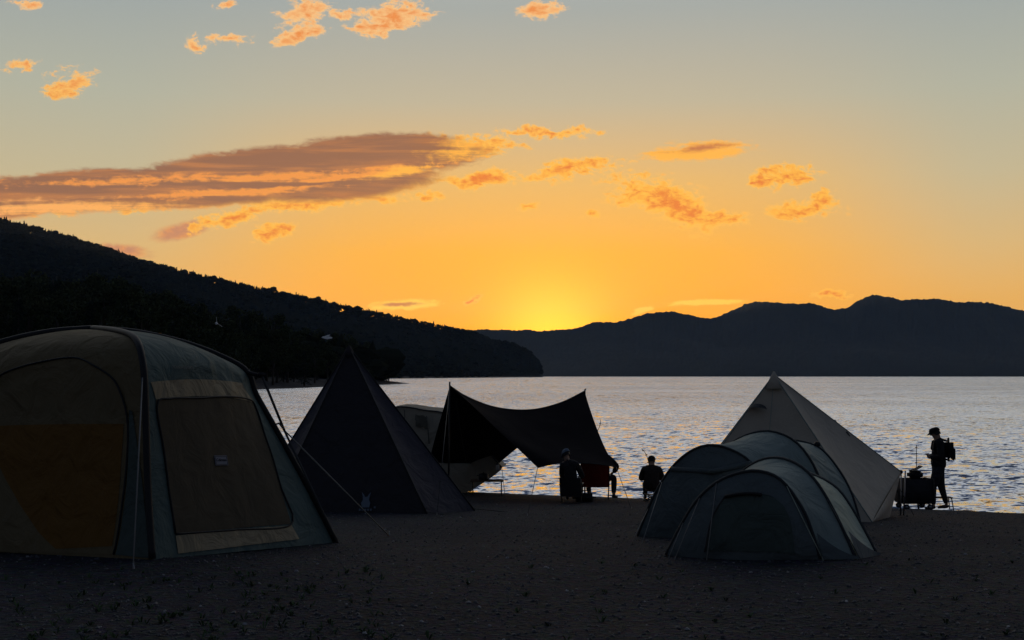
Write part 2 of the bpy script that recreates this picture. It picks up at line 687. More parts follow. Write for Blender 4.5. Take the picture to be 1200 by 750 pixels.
# ------------------------------------------------------------------ ground, lake, mountains
def build_ground():
    ang = np.concatenate([np.arange(-180, -40, 4.0), np.arange(-40, 30, 0.2), np.arange(30, 180, 4.0)])
    ang = np.radians(ang)
    rr = np.concatenate([[0.3], np.geomspace(1.5, 9500, 300)])
    RR, AA = np.meshgrid(rr, ang, indexing='ij')
    X, Y = RR * np.sin(AA), RR * np.cos(AA)
    Z = ground_z(X, Y)
    V = np.stack([X, Y, Z], -1).reshape(-1, 3)
    o = np_mesh('ground', V, grid_faces(len(rr), len(ang), True)[:, ::-1], M['ground'])
    tag(o, kind='structure')


def build_water():
    ang = np.radians(np.concatenate([np.arange(-75, -26, 2.0), np.arange(-26, 26, 0.11), np.arange(26, 80, 2.0)]))
    py = np.concatenate([np.arange(250, 160, -2.0), np.arange(160, 0.6, -0.4)])
    d = 2.97 * 1500 / py
    d = np.concatenate([d, [9000]])
    RR, AA = np.meshgrid(d, ang, indexing='ij')
    X, Y = RR * np.sin(AA), RR * np.cos(AA)
    Z = np.zeros_like(X)
    rng = np.random.RandomState(3)
    step = np.gradient(d)[:, None] + 0 * X
    for lam, amp in [(0.8, .012), (1.1, .016), (1.5, .022), (2.1, .03), (2.9, .036), (4.0, .042), (5.5, .05), (8, .05)]:
        for k in range(3):
            th = R(-100 + rng.uniform(-38, 38))
            kx, ky = math.cos(th) * 2 * math.pi / lam, math.sin(th) * 2 * math.pi / lam
            ph = kx * X + ky * Y + rng.uniform(0, 6.28) + 1.4 * vnoise(X / lam / 3, Y / lam / 3, 11 + k)
            env = 0.55 + 0.9 * vnoise(X / lam / 4 + 9.1 * k, Y / lam / 4, 23)
            fade = np.clip((lam / np.maximum(step, 1e-6) - 2.2) / 3, 0, 1)
            s = np.sin(ph)
            Z += amp * (0.65 if lam < 2.5 else 0.2) * env * fade * (s + 0.3 * (np.abs(np.cos(ph * 0.5)) * 2 - 1.27))
    Z += ZW
    V = np.stack([X, Y, Z], -1).reshape(-1, 3)
    o = np_mesh('lake_water', V, grid_faces(len(d), len(ang))[:, ::-1], M['water'])
    tag(o, kind='structure')


MTN = [(380, 392), (480, 388), (540, 386), (560, 385), (598, 385), (606, 386), (617, 384.5), (632, 387), (653, 385), (673, 384.5), (683, 381),
       (697, 375.5), (710, 376), (722, 376.5), (735, 373), (757, 366.5), (775, 364), (790, 363.5), (800, 365.5), (815, 369), (833, 372), (842, 370),
       (850, 366), (873, 355.5), (885, 352.5), (897, 352), (923, 354.5), (940, 355), (950, 353), (963, 357), (977, 361.5), (992, 360), (1007, 350.5),
       (1018, 345), (1027, 343.5), (1043, 346.5), (1057, 350), (1080, 348.5), (1103, 348.5), (1120, 352), (1160, 353), (1173, 356), (1190, 360.5),
       (1200, 362), (1300, 372), (1500, 385)]


def build_mountains():
    a = np.array(MTN)
    dr = 6800.0
    px = np.arange(380, 1500, 0.55)
    ridge = np.interp(px, a[:, 0], a[:, 1])
    ridge = np.convolve(np.pad(ridge, 4, 'edge'), np.ones(9) / 9, 'valid')
    yr = np.concatenate([np.linspace(5250, 6900, 46), np.linspace(6950, 8000, 14)])
    X0 = (px - 600) / F
    YY, XX = np.meshgrid(yr, X0, indexing='ij')
    H = np.array([P(600, q, dr).z for q in ridge])[None, :] - ZW
    X = XX * YY
    t = np.clip((YY - 5250) / (dr - 5250), 0, None)
    up = np.where(t <= 1, np.power(np.clip(t, 0, 1), 0.92) * (YY / dr), np.clip(1 - (t - 1) * 1.2, 0, 1))
    spur = 1 - 0.30 * np.sin(np.pi * np.clip(t, 0, 1)) * (0.5 + vnoise(X / 420 + YY / 900, YY / 1500, 5) + 0.5 * vnoise(X / 170, YY / 500, 6))
    Z = ZW - 3 + (H + 3) * up * spur
    Z = Z + (5 * vnoise(X / 22, YY / 40, 8) + 7 * vnoise(X / 9, YY / 22, 9)) * np.clip(t * 4, 0, 1) - 3 * np.clip(t, 0, 1)
    V = np.stack([X, YY, Z], -1).reshape(-1, 3)
    o = np_mesh('mountains', V, grid_faces(len(yr), len(px))[:, ::-1], M['mountain'])
    tag(o, kind='structure')


def tree_templates():
    out = []
    rng = np.random.RandomState(5)
    for kind in range(6):
        vs, fs = [], []
        if kind < 3:   # conifer: ragged stacked skirts
            n = 6
            for tier in range(4):
                z0, z1 = 0.12 + tier * 0.2, 0.12 + tier * 0.2 + 0.33
                r = 0.22 * (1 - tier * 0.21)
                b = len(vs)
                for k in range(n):
                    an = 2 * math.pi * k / n + tier
                    rr = r * rng.uniform(0.75, 1.25)
                    vs.append((rr * math.cos(an), rr * math.sin(an), z0 + rng.uniform(-.03, .03)))
                vs.append((rng.uniform(-.02, .02), rng.uniform(-.02, .02), min(1, z1)))
                for k in range(n):
                    fs.append((b + k, b + (k + 1) % n, b + n, b + n))
        else:          # broad crown: several rough clumps
            for c in range(5):
                b = len(vs)
                cx, cy, cz = rng.uniform(-.2, .2), rng.uniform(-.2, .2), rng.uniform(.25, .76)
                rr = rng.uniform(.17, .28)
                seg, rings = 6, 4
                for i in range(rings + 1):
                    for k in range(seg):
                        an, el = 2 * math.pi * k / seg, math.pi * i / rings
                        q = rr * rng.uniform(.75, 1.25)
                        vs.append((cx + q * math.sin(el) * math.cos(an), cy + q * math.sin(el) * math.sin(an), cz + q * math.cos(el)))
                for i in range(rings):
                    for k in range(seg):
                        a0, a1 = b + i * seg + k, b + i * seg + (k + 1) % seg
                        fs.append((a0, a1, a1 + seg, a0 + seg))
        out.append((np.array(vs), np.array(fs)))
    return out


def build_forest():
    T = tree_templates()
    rng = np.random.RandomState(11)
    pts = []
    # along the skyline, then over the slopes
    a = np.array([(c[0], c[1]) for c in CREST])
    rng.seed(12)
    N1 = 9500
    t = rng.uniform(0, 1, N1) ** 0.85
    seg = np.linspace(0, 1, len(a))
    cx, cy = np.interp(t, seg, a[:, 0]), np.interp(t, seg, a[:, 1])
    w = np.minimum(60, 4 + 90 * (1 - t))
    cx = cx + rng.normal(0, 1, N1) * w * 0.6
    cy = cy + rng.normal(0, 1, N1) * w
    N2 = 17000
    pxs = rng.uniform(-120, 640, N2)
    ys = 430 * (3150 / 430) ** rng.uniform(0, 1, N2)
    X = np.concatenate([cx, (pxs - 600) / F * ys])
    Y = np.concatenate([cy, ys])
    s = lake_sd(X, Y)
    ok = s > np.where(Y > 1200, 3, 10)
    X, Y, s = X[ok], Y[ok], s[ok]
    Z = ground_z(X, Y)
    Vs, Fs, off = [], [], 0
    for x, y, z, sd in zip(X, Y, Z, s):
        k = rng.randint(0, 6) if y < 2000 or rng.rand() < .5 else rng.randint(0, 3)
        v, f = T[k]
        h = rng.uniform(5.0, 8.5) * (1 if y > 700 else 1.5) * (1.35 if rng.rand() < .07 else 1)
        if sd < 40 and y > 1200:
            h *= 0.55 + 0.45 * sd / 40
        wd = h * rng.uniform(1.0, 1.5) * (1.0 if k < 3 else 1.6)
        an = rng.uniform(0, 6.28)
        c, q = math.cos(an), math.sin(an)
        vv = np.stack([x + wd * (v[:, 0] * c - v[:, 1] * q), y + wd * (v[:, 0] * q + v[:, 1] * c), z - 0.5 + h * v[:, 2]], -1)
        Vs.append(vv)
        Fs.append(f + off)
        off += len(v)
    Fs = np.concatenate(Fs)
    tri = Fs[:, 2] == Fs[:, 3]
    V = np.concatenate(Vs)
    me = bpy.data.meshes.new('hillside_forest')
    me.from_pydata(V.tolist(), [], [tuple(f[:3]) if t_ else tuple(f) for f, t_ in zip(Fs.tolist(), tri)])
    me.materials.append(M['far_leaf'])
    o = bpy.data.objects.new('hillside_forest', me)
    COL.objects.link(o)
    tag(o, 'dark forest covering the long hillside left of the sunset', 'forest', kind='stuff')


def leafy(crown_fn, n, size):
    mb_v, mb_f = [], []
    for i in range(n):
        p = crown_fn()
        nrm = Vector((random.gauss(0, 1), random.gauss(0, 1), random.gauss(0, 1))).normalized()
        a = nrm.orthogonal().normalized()
        b = nrm.cross(a)
        s = size * random.uniform(0.6, 1.4)
        o = len(mb_v)
        mb_v += [p - a * s, p + b * s * 0.6, p + a * s, p - b * s * 0.6]
        mb_f.append((o, o + 1, o + 2, o + 3))
    mb = MB()
    mb.v, mb.f = mb_v, mb_f
    return mb


def make_tree(kind):
    if kind == 'broad':
        root = thing('broadleaf_tree', (0, 0, 0), 'dark rounded broadleaf tree in the wood along the left shore', 'tree', 'shore wood trees')
        mb = MB()
        mb.tube([(0, 0, -.4), (.1, 0, 3), (0, .2, 7), (.2, 0, 11)], [.38, .3, .22, .08], 8)
        clumps = []
        for k in range(13):
            an = k * 2.4
            h = random.uniform(4.5, 12.5)
            r = 3.6 * math.sin(math.pi * min(.95, (h - 2.5) / 11.5)) + .4
            c = Vector((r * math.cos(an), r * math.sin(an), h))
            clumps.append((c, random.uniform(1.3, 2.3)))
            mb.tube([(0.05, 0.1, h * .55), tuple(c * .55 + Vector((0, 0, h * .42))), tuple(c)], [.13, .08, .03], 5)
        mb.build('trunk', M['bark'], root)

        def fn():
            c, r = random.choice(clumps)
            return c + Vector((random.gauss(0, 1), random.gauss(0, 1), random.gauss(0, .8))).normalized() * r * random.uniform(.55, 1.05)
        leafy(fn, 3200, .3).build('crown', M['leaf'], root, smooth=False, recalc=False)
    else:
        root = thing('conifer_tree', (0, 0, 0), 'dark pointed conifer standing in the wood along the left shore', 'tree', 'shore wood trees')
        mb = MB()
        mb.tube([(0, 0, -.4), (0, .05, 6), (.05, 0, 15)], [.32, .2, .04], 8)
        br = []
        for k in range(60):
            z = 1.5 + 13 * (k / 60)
            an = k * 2.4
            L = (3.1 * (1 - z / 15.4) + .25) * random.uniform(.75, 1.15)
            p1 = Vector((L * math.cos(an), L * math.sin(an), z - L * .25))
            mb.tube([(0, 0, z), tuple(p1)], [.05, .015], 4)
            br.append((Vector((0, 0, z)), p1))
        mb.build('trunk', M['bark'], root)

        def fn():
            a, b = random.choice(br)
            t = random.uniform(.15, 1.03)
            return a.lerp(b, t) + Vector((random.gauss(0, .16), random.gauss(0, .16), random.gauss(-.08, .14)))
        leafy(fn, 2800, .2).build('crown', M['needle'], root, smooth=False, recalc=False)
    return root


def build_wood():
    protos = [make_tree('broad'), make_tree('broad'), make_tree('conifer')]
    used = set()
    rng = random.Random(21)
    n = 0
    # tops seen in the photograph, from the left edge to the spit
    tops_x = [-100, 0, 60, 138, 200, 250, 300, 400, 440, 480]
    tops_y = [300, 312, 318, 316, 338, 350, 362, 388, 408, 436]
    for i in range(110):
        px = -90 + 575 * ((i * 0.618034) % 1.0)
        row = i % 3
        py_top = np.interp(px, tops_x, tops_y) + (0, 10, 30)[row] + rng.uniform(-3, 9)
        for _try in range(60):
            d = rng.uniform(250, 300) + (110, 40, 0)[row] + max(0, px - 260) * .75 + max(0, px - 390) * 1.2
            x = (px - 600) / F * d
            sdv = float(lake_sd(np.array([x]), np.array([d]))[0])
            if sdv > 3:
                break
        else:
            continue
        z = gz(x, d)
        h = CAMZ + (440.5 - py_top) / F * d - z
        h = max(5.0, min(h, 30))
        k = 2 if rng.random() < .3 else rng.randint(0, 1)
        o = protos[k] if k not in used else copy_tree(protos[k])
        used.add(k)
        o.location = (x, d, z - .1)
        o.rotation_euler = (0, 0, rng.uniform(0, 6.28))
        sc = h / (14.2 if k < 2 else 15.0)
        wx = max(sc, min(.75, sc * 1.5))
        o.scale = (wx * rng.uniform(.9, 1.2), wx * rng.uniform(.9, 1.2), sc)
        n += 1


# ------------------------------------------------------------------ gravel and weeds
def build_gravel():
    rng = np.random.RandomState(9)
    n = 24000
    y = 6.5 + (24 - 6.5) * rng.uniform(0, 1, n) ** 1.7
    x = rng.uniform(-0.48, 0.48, n) * y
    z = ground_z(x, y)
    base = []
    for i in range(3):
        for k in range(6):
            el = (0.15, .5, .85)[i] * math.pi
            base.append((math.sin(el) * math.cos(k * 1.0472), math.sin(el) * math.sin(k * 1.0472), math.cos(el)))
    base = np.array(base)
    fq = []
    for i in range(2):
        for k in range(6):
            fq.append((i * 6 + k, i * 6 + (k + 1) % 6, (i + 1) * 6 + (k + 1) % 6, (i + 1) * 6 + k))
    fq.append((0, 1, 2, 3))
    fq.append((0, 3, 4, 5))
    fq = np.array(fq)
    r = 0.004 + 0.012 * rng.uniform(0, 1, n) ** 4
    jit = rng.uniform(.7, 1.3, (n, len(base), 1))
    sc = np.stack([r * rng.uniform(.8, 1.5, n), r * rng.uniform(.8, 1.5, n), r * rng.uniform(.5, .8, n)], -1)[:, None, :]
    V = base[None] * jit * sc + np.stack([x, y, z + r * .25], -1)[:, None, :]
    Fq = (fq[None] + (np.arange(n) * len(base))[:, None, None]).reshape(-1, 4)
    o = np_mesh('gravel', V.reshape(-1, 3), Fq, M['pebble'], False)
    tag(o, 'loose pebbles strewn over the dark beach in front of the tents', 'pebbles', kind='stuff')
    # sparse weeds
    mb = MB()
    rg = random.Random(4)
    for i in range(210):
        if i < 170:
            px, py = rg.uniform(0, 460), rg.uniform(655, 748)
        else:
            px, py = rg.uniform(420, 1200), rg.uniform(640, 748)
        y = 1.55 * 1500 / (py - 440)
        x = (px - 600) / F * y
        z = gz(x, y)
        for k in range(rg.randint(4, 9)):
            a = rg.uniform(0, 6.28)
            L = rg.uniform(.02, .06)
            w = .006
            d = Vector((math.cos(a), math.sin(a), 0))
            s = Vector((-d.y, d.x, 0)) * w
            b = Vector((x, y, z)) + d * rg.uniform(0, .02)
            tip = b + d * L * .8 + Vector((0, 0, L * rg.uniform(.3, .9)))
            mid = b.lerp(tip, .55) + Vector((0, 0, .008))
            mb.add([b - s * .5, b + s * .5, mid + s, mid - s, tip], [(0, 1, 2, 3), (3, 2, 4)])
    o = mb.build('weeds', M['weed'], smooth=False, recalc=False)
    tag(o, 'low sparse weeds growing through the dark gravel', 'weeds', kind='stuff')


# ------------------------------------------------------------------ big dome tent
class Surf:
    """a curved face; finds the face parameters seen at a photo pixel"""
    def __init__(self, fn):
        self.fn = fn
        self.tab = [(u / 60, v / 60) for u in range(61) for v in range(61)]
        self.px = [proj(fn(u, v)) for u, v in self.tab]

    def inv(self, px, py):
        best = min(range(len(self.tab)), key=lambda i: (self.px[i][0] - px) ** 2 + (self.px[i][1] - py) ** 2)
        u, v = self.tab[best]
        st = 1 / 120
        for _ in range(7):
            c = [(u + a * st, v + b * st) for a in (-1, 0, 1) for b in (-1, 0, 1)]
            c = [(min(1, max(0, a)), min(1, max(0, b))) for a, b in c]
            u, v = min(c, key=lambda q: sum((m - n) ** 2 for m, n in zip(proj(self.fn(*q)), (px, py))))
            st *= .6
        return Vector((u, v, 0))

    def at(self, uv, off):
        u, v = uv[0], uv[1]
        e = .004
        a, b = min(1, u + e), max(0, u - e)
        c, d = min(1, v + e), max(0, v - e)
        n = (self.fn(a, v) - self.fn(b, v)).cross(self.fn(u, c) - self.fn(u, d)).normalized()
        p = self.fn(u, v)
        if n.dot(Vector((0, 0, CAMZ)) - p) < 0:
            n = -n
        return p + n * off

    def panel(self, left, right, off, rows=14, cols=14):
        l = resample([self.inv(*q) for q in left], rows)
        r = resample([self.inv(*q) for q in right], rows)
        return [[self.at(l[i].lerp(r[i], j / (cols - 1)), off) for j in range(cols)] for i in range(rows)]

    def line(self, pts, off, n=30):
        return [self.at(q, off) for q in resample([self.inv(*p) for p in pts], n)]


def text_mesh(name, body, size, m, parent, mtx):
    cu = bpy.data.curves.new(name, 'FONT')
    cu.body = body
    cu.size = size
    cu.align_x = 'CENTER'
    cu.align_y = 'CENTER'
    cu.extrude = 0.0015
    tmp = bpy.data.objects.new(name, cu)
    COL.objects.link(tmp)
    bpy.context.view_layer.update()
    me = bpy.data.meshes.new_from_object(tmp.evaluated_get(bpy.context.evaluated_depsgraph_get()))
    bpy.data.objects.remove(tmp)
    me.transform(mtx)
    me.materials.clear()
    me.materials.append(m)
    o = bpy.data.objects.new(name, me)
    COL.objects.link(o)
    o.parent = parent
    return o


def frame_at(surf, px, py, off):
    """matrix of a small flat mark lying on a face"""
    uv = surf.inv(px, py)
    o = surf.at(uv, off)
    ux = surf.at(surf.inv(px + 6, py), off) - o
    uy = surf.at(surf.inv(px, py - 6), off) - o
    x = ux.normalized()
    z = x.cross(uy).normalized()
    y = z.cross(x)
    return Matrix(((x.x, y.x, z.x, o.x), (x.y, y.y, z.y, o.y), (x.z, y.z, z.z, o.z), (0, 0, 0, 1)))


def build_dome():
    C0 = G(178, 656)
    C1 = G(392, 636)
    rd = Vector((C1.x - C0.x, C1.y - C0.y, 0))
    W = rd.length
    ld = Vector((-rd.y, rd.x, 0)).normalized() * W * 1.02
    # the crown of the dome stands over the middle of the floor
    k = min((1 + .01 * i for i in range(200)), key=lambda q: abs(proj((C0 + C1 + ld * q) / 2)[0] - 108))
    ld = ld * k
    C3 = C0 + ld
    C2 = C1 + ld
    for c in (C2, C3):
        c.z = gz(c.x, c.y)
    ctr = (C0 + C2) / 2
    apex = P(108, 386, ctr.y)
    ctr.z = gz(ctr.x, ctr.y)
    root = thing('dome_tent', ctr, 'big green and tan dome tent with a wide mesh window, nearest on the left', 'tent')

    def profile(C, pts):
        out = []
        for px, py in pts:
            best = min((i / 400 for i in range(401)), key=lambda t: abs(proj((C.x + (ctr.x - C.x) * t, C.y + (ctr.y - C.y) * t, .8))[0] - px))
            q = P(px, py, C.y + (ctr.y - C.y) * best)
            out.append((1 - best, (q.z - C.z) / (apex.z - C.z)))
        out[0], out[-1] = (1, 0), (0, 1)
        return out
    PR = {C0.to_tuple(2): profile(C0, [(178, 656), (174, 580), (171, 510), (168.5, 450), (166, 425), (161, 405), (152, 394), (132, 388.5), (108, 386)]),
          C1.to_tuple(2): profile(C1, [(392, 636), (363, 578), (333, 523), (312, 486), (299, 462), (288, 436), (256, 418), (212, 402), (160, 390.5), (108, 386)])}
    PR[C2.to_tuple(2)] = PR[C3.to_tuple(2)] = PR[C1.to_tuple(2)]

    def arc(C, v):
        pts = PR[C.to_tuple(2)]
        q = v * (len(pts) - 1)
        i = min(len(pts) - 2, int(q))
        t = q - i
        p0, p1, p2, p3 = pts[max(i - 1, 0)], pts[i], pts[i + 1], pts[min(i + 2, len(pts) - 1)]
        f = lambda k: 0.5 * ((2 * p1[k]) + (p2[k] - p0[k]) * t + (2 * p0[k] - 5 * p1[k] + 4 * p2[k] - p3[k]) * t * t + (3 * p1[k] - p0[k] - 3 * p2[k] + p3[k]) * t ** 3)
        rho, h = f(0), f(1)
        return Vector((apex.x + (C.x - apex.x) * rho, apex.y + (C.y - apex.y) * rho, C.z + (apex.z - C.z) * h))

    def face(A, B):
        mid = (A + B) / 2 - apex
        out = Vector((mid.x, mid.y, 0)).normalized()

        def fn(u, v):
            p = arc(A, v).lerp(arc(B, v), u)
            k = math.sin(math.pi * u)
            w = Vector((mnoise.noise(Vector((u * 7, v * 9, A.x))), mnoise.noise(Vector((u * 8, v * 9, A.x + 5))), 0)) * .020 * k * math.sin(math.pi * min(1, v + .02))
            fold = mnoise.noise(Vector((u * 22 + v * 6, v * 2.2, A.y))) + .6 * mnoise.noise(Vector((u * 9 - v * 16, v * 5, A.y + 9)))
            w = w + out * fold * .016 * k
            # tight cloth: swells a little at the shoulder, hollow between the poles lower down
            return p + out * k * (.10 * math.sin(math.pi * v) - .05 * math.sin(math.pi * min(1, v * 2))) + Vector((0, 0, .05 * k * v * (1 - v) * 4)) + w
        return fn
    cloths = []
    faces = {}
    for nm, A, B, m in (('right', C0, C1, 'tent_green'), ('left', C3, C0, 'tent_tan'), ('back', C1, C2, 'tent_green'), ('far', C2, C3, 'tent_tan')):
        fn = face(A, B)
        rows = [[fn(j / 40, i / 44) for j in range(41)] for i in range(45)]
        o = MB().grid(rows).build('wall_panel', M[m], root, True)
        faces[nm] = Surf(fn) if nm in ('right', 'left') else None
        cloths.append(o)
    tag(cloths[0], 'green side wall facing right')
    tag(cloths[1], 'tan front wall at the left edge')
    for C in (C0, C1, C2, C3):
        out = Vector((C.x - apex.x, C.y - apex.y, 0)).normalized()
        pts = [arc(C, i / 40) + out * .012 + Vector((0, 0, .012)) for i in range(41)]
        MB().tube(pts, .033, 8).build('pole_sleeve', M['tent_pole'], root, True)
    Rf, Lf = faces['right'], faces['left']
    # right wall: rolled tan band, dark mesh window, tan band below
    o = MB().grid(Rf.panel([(176, 448), (182, 468)], [(283, 449), (297, 472)], .008, 6, 24)).build('window_flap', M['tent_tan_pale'], root, True)
    win = MB().grid(Rf.panel([(182, 469), (190, 520), (198, 580), (205, 626)], [(296, 472), (313, 520), (328, 570), (341, 614)], .006, 22, 22)).build('window', M['tent_mesh'], root, True)
    edge = [(205, 626), (198, 580), (190, 520), (183, 473), (200, 467), (240, 466), (290, 468), (299, 478), (313, 520), (328, 570), (341, 614), (275, 621), (205, 626)]
    MB().tube(Rf.line(edge, .010, 90), .010, 6).build('seam', M['tent_pole'], win, True)
    MB().grid(Rf.panel([(205, 628), (208, 649)], [(341, 616), (350, 632)], .010, 6, 24)).build('skirt_flap', M['tent_tan_pale'], root, True)
    # label patch with lettering
    f = frame_at(Rf, 258, 540, .014)
    mb = MB()
    mb.box((0, 0, 0), (.20, .10, .004), 0, .002)
    mb.v = [f @ p for p in mb.v]
    pt = mb.build('label_patch', M['patch'], win, True, smooth=False)
    mb = MB()
    for c, s in (((0, .04, .003), (.18, .004, .002)), ((0, -.04, .003), (.18, .004, .002)), ((-.088, 0, .003), (.004, .08, .002)), ((.088, 0, .003), (.004, .08, .002))):
        mb.box(c, s)
    mb.v = [f @ p for p in mb.v]
    # sub-parts stay on the patch's own parent level so the tree is thing > part > sub-part
    fo = Matrix.Translation(-root.location) @ f
    o = text_mesh('lettering', 'Coleman', .042, M['patch_dark'], win, fo @ Matrix.Translation((0, .004, .0035)))
    mb.build('label_border', M['patch_dark'], win, True, smooth=False)
    # dim line of print near the roof
    f2 = Matrix.Translation(-root.location) @ frame_at(Rf, 213, 431, .012)
    text_mesh('roof_print', 'TOUGH SCREEN', .045, M['mark_dim'], root, f2)
    # front wall: big arched door with an orange lower half
    door = MB().grid(Lf.panel([(0, 441), (-35, 470), (-55, 540), (-60, 646)], [(96, 421), (143, 462), (150, 540), (134, 650)], .006, 30, 26)).build('door_panel', M['tent_tan'], root, True)
    MB().tube(Lf.line([(-60, 646), (-55, 540), (-35, 470), (0, 441), (45, 425), (92, 420), (125, 437), (143, 462), (151, 500), (147, 570), (134, 650)], .012, 70), .009, 6).build('seam', M['tent_pole'], door, True)
    MB().grid(Lf.panel([(-14, 500), (0, 545), (30, 600), (66, 643)], [(146, 497), (143, 540), (139, 590), (132, 640)], .011, 20, 20)).build('door_lining', M['tent_orange'], door, True)
    MB().grid(Lf.panel([(152, 480), (149, 570), (136, 650)], [(156, 482), (168, 570), (176, 654)], .010, 16, 6)).build('dark_gap_strip', M['tun_door'], root, True)  # dark sheet laid over the open gap, its shade put into the cloth colour
    # roof ridge pole over the crown and the orange tag
    tp = arc(C1, .83) + Vector((0, 0, .03))
    MB().box(tp, (.03, .01, .045), .4, .003).build('tag', M['orange_tag'], root, True, smooth=False)
    # guy ropes and the light stay at the front corner
    hub = arc(C1, .56)
    k1 = P(304, 441, hub.y - .1)
    MB().tube([arc(C1, .62), hub, k1 + Vector((.02, 0, -.0))], .022, 7).build('pole_end', M['tent_pole'], root, True)
    MB().tube([arc(C0, .40) + Vector((-.0, -.05, 0)), G(156, 667)], .007, 6).build('guy_rope', M['rope'], root, True)
    pm = P(333, 504, k1.lerp(G(394, 636), .33).y)
    MB().tube([pm, G(394, 636) + Vector((.02, -.05, 0))], .014, 6).build('guy_rope', M['rope_dark'], root, True)
    MB().tube([k1 + Vector((.03, 0, 0)), pm], .016, 6).build('guy_rope', M['rope_dark'], root, True)
    MB().tube([pm, G(456, 628)], .0075, 6).build('guy_rope', M['rope'], root, True)
    MB().box(k1 + Vector((.02, 0, .02)), (.08, .05, .05), .3, .012).build('pole_hub', M['plastic'], root, True)
    MB().tube([P(320, 498, hub.y - .2), P(327, 496, hub.y - .25), pm], .009, 6).build('guy_rope', M['rope_dark'], root, True)
    for q in (G(156, 667), G(394, 636), G(456, 628)):
        MB().tube([q + Vector((0, 0, .05)), q + Vector((.02, .05, -.15))], .007, 6).build('tent_peg', M['metal'], root, True)


# ------------------------------------------------------------------ black pyramid tent
def pyramid_rows(apex, A, B, n=20, sag=0.0, m=16):
    mid = (A + B) / 2
    nrm = (A - apex).cross(B - apex).normalized()
    if nrm.dot(Vector((mid.x - apex.x, mid.y - apex.y, 0))) < 0:
        nrm = -nrm
    rows = []
    for i in range(n + 1):
        v = i / n
        row = []
        for j in range(m + 1):
            u = j / m
            p = apex.lerp(A.lerp(B, u), v)
            k = 4 * u * (1 - u)
            p = p - nrm * sag * k * math.sin(math.pi * v * .85)
            if 0 < j < m:
                p = p + wrinkle(p, .012 * v, 2.2)
            row.append(p)
        rows.append(row)
    return rows


def build_pyramid():
    FL, FR, RB = G(318, 601), G(500, 602), G(556, 598.5)
    apd = (FL.y + FR.y) / 2 + 1.5
    apex = P(409, 407, apd)
    c = Vector((apex.x, apex.y, 0))
    RB = Vector((RB.x, RB.y, RB.z))
    LB = G(292, 596)
    BL = Vector((2 * c.x - FR.x, 2 * c.y - FR.y, 0))
    BR = Vector((2 * c.x - FL.x, 2 * c.y - FL.y, 0))
    BR = Vector((RB.x - .9, RB.y + 1.6, 0))
    for q in (BL, BR):
        q.z = gz(q.x, q.y)
    root = thing('pyramid_tent', Vector((c.x, c.y, gz(c.x, c.y))), 'tall black pyramid tent with a small pale emblem near its foot', 'tent')
    ring = [LB, FL, FR, RB, BR, BL]
    mats = ['navy_cloth', 'black_cloth', 'navy_cloth', 'navy_cloth', 'black_cloth', 'navy_cloth']
    for i in range(6):
        A, B = ring[i], ring[(i + 1) % 6]
        # the slope runs out a little flatter towards the foot
        o = MB().grid(pyramid_rows(apex, A, B, 22, .05 if i != 1 else .03)).build('wall_panel', M[mats[i]], root, True)
        if i == 1:
            tag(o, 'black front panel with the emblem')
    for A in ring:
        MB().tube([apex.lerp(A, t / 8) + (Vector((A.x - apex.x, A.y - apex.y, 0)).normalized()) * .006 for t in range(9)], .014, 6).build('seam', M['tent_pole'], root, True)
    MB().tube([apex + Vector((0, 0, -.16)), apex + Vector((0, 0, .03))], [.13, .02], 10).build('peak_cap', M['black_cloth'], root, True)
    # emblem: two-eared animal mark over a short line of print
    A, B = FL, FR
    fr = Surf(lambda u, v: apex.lerp(A.lerp(B, u), v))
    f = Matrix.Translation(-root.location) @ frame_at(fr, 429, 589, .035)
    mb = MB()
    out = [(-.06, -.10), (-.075, -.02), (-.05, .03), (-.055, .09), (-.075, .17), (-.035, .12), (-.02, .085), (.02, .085), (.035, .12), (.075, .17), (.055, .09), (.05, .03), (.075, -.02), (.06, -.10)]
    n = len(out)
    mb.add([Vector((x, y, z)) for z in (0, .004) for x, y in out], [tuple(range(n, 2 * n)), tuple(range(n))[::-1]] + [(i, (i + 1) % n, n + (i + 1) % n, n + i) for i in range(n)])
    for x in (-.10, -.055, -.01, .035, .08):
        mb.box((x + .01, -.14, .002), (.028, .035, .004))
    mb.box((.15, -.10, .002), (.03, .03, .004))
    mb.v = [f @ p for p in mb.v]
    mb.build('emblem', M['mark_pale'], root, smooth=False)
    for A, e in ((RB, Vector((.55, -.15, 0))), (FR, Vector((.35, -.3, 0)))):
        q = A + e
        q.z = gz(q.x, q.y)
        MB().tube([A + Vector((0, 0, .03)), q], .006, 5).build('guy_rope', M['rope_dark'], root, True)


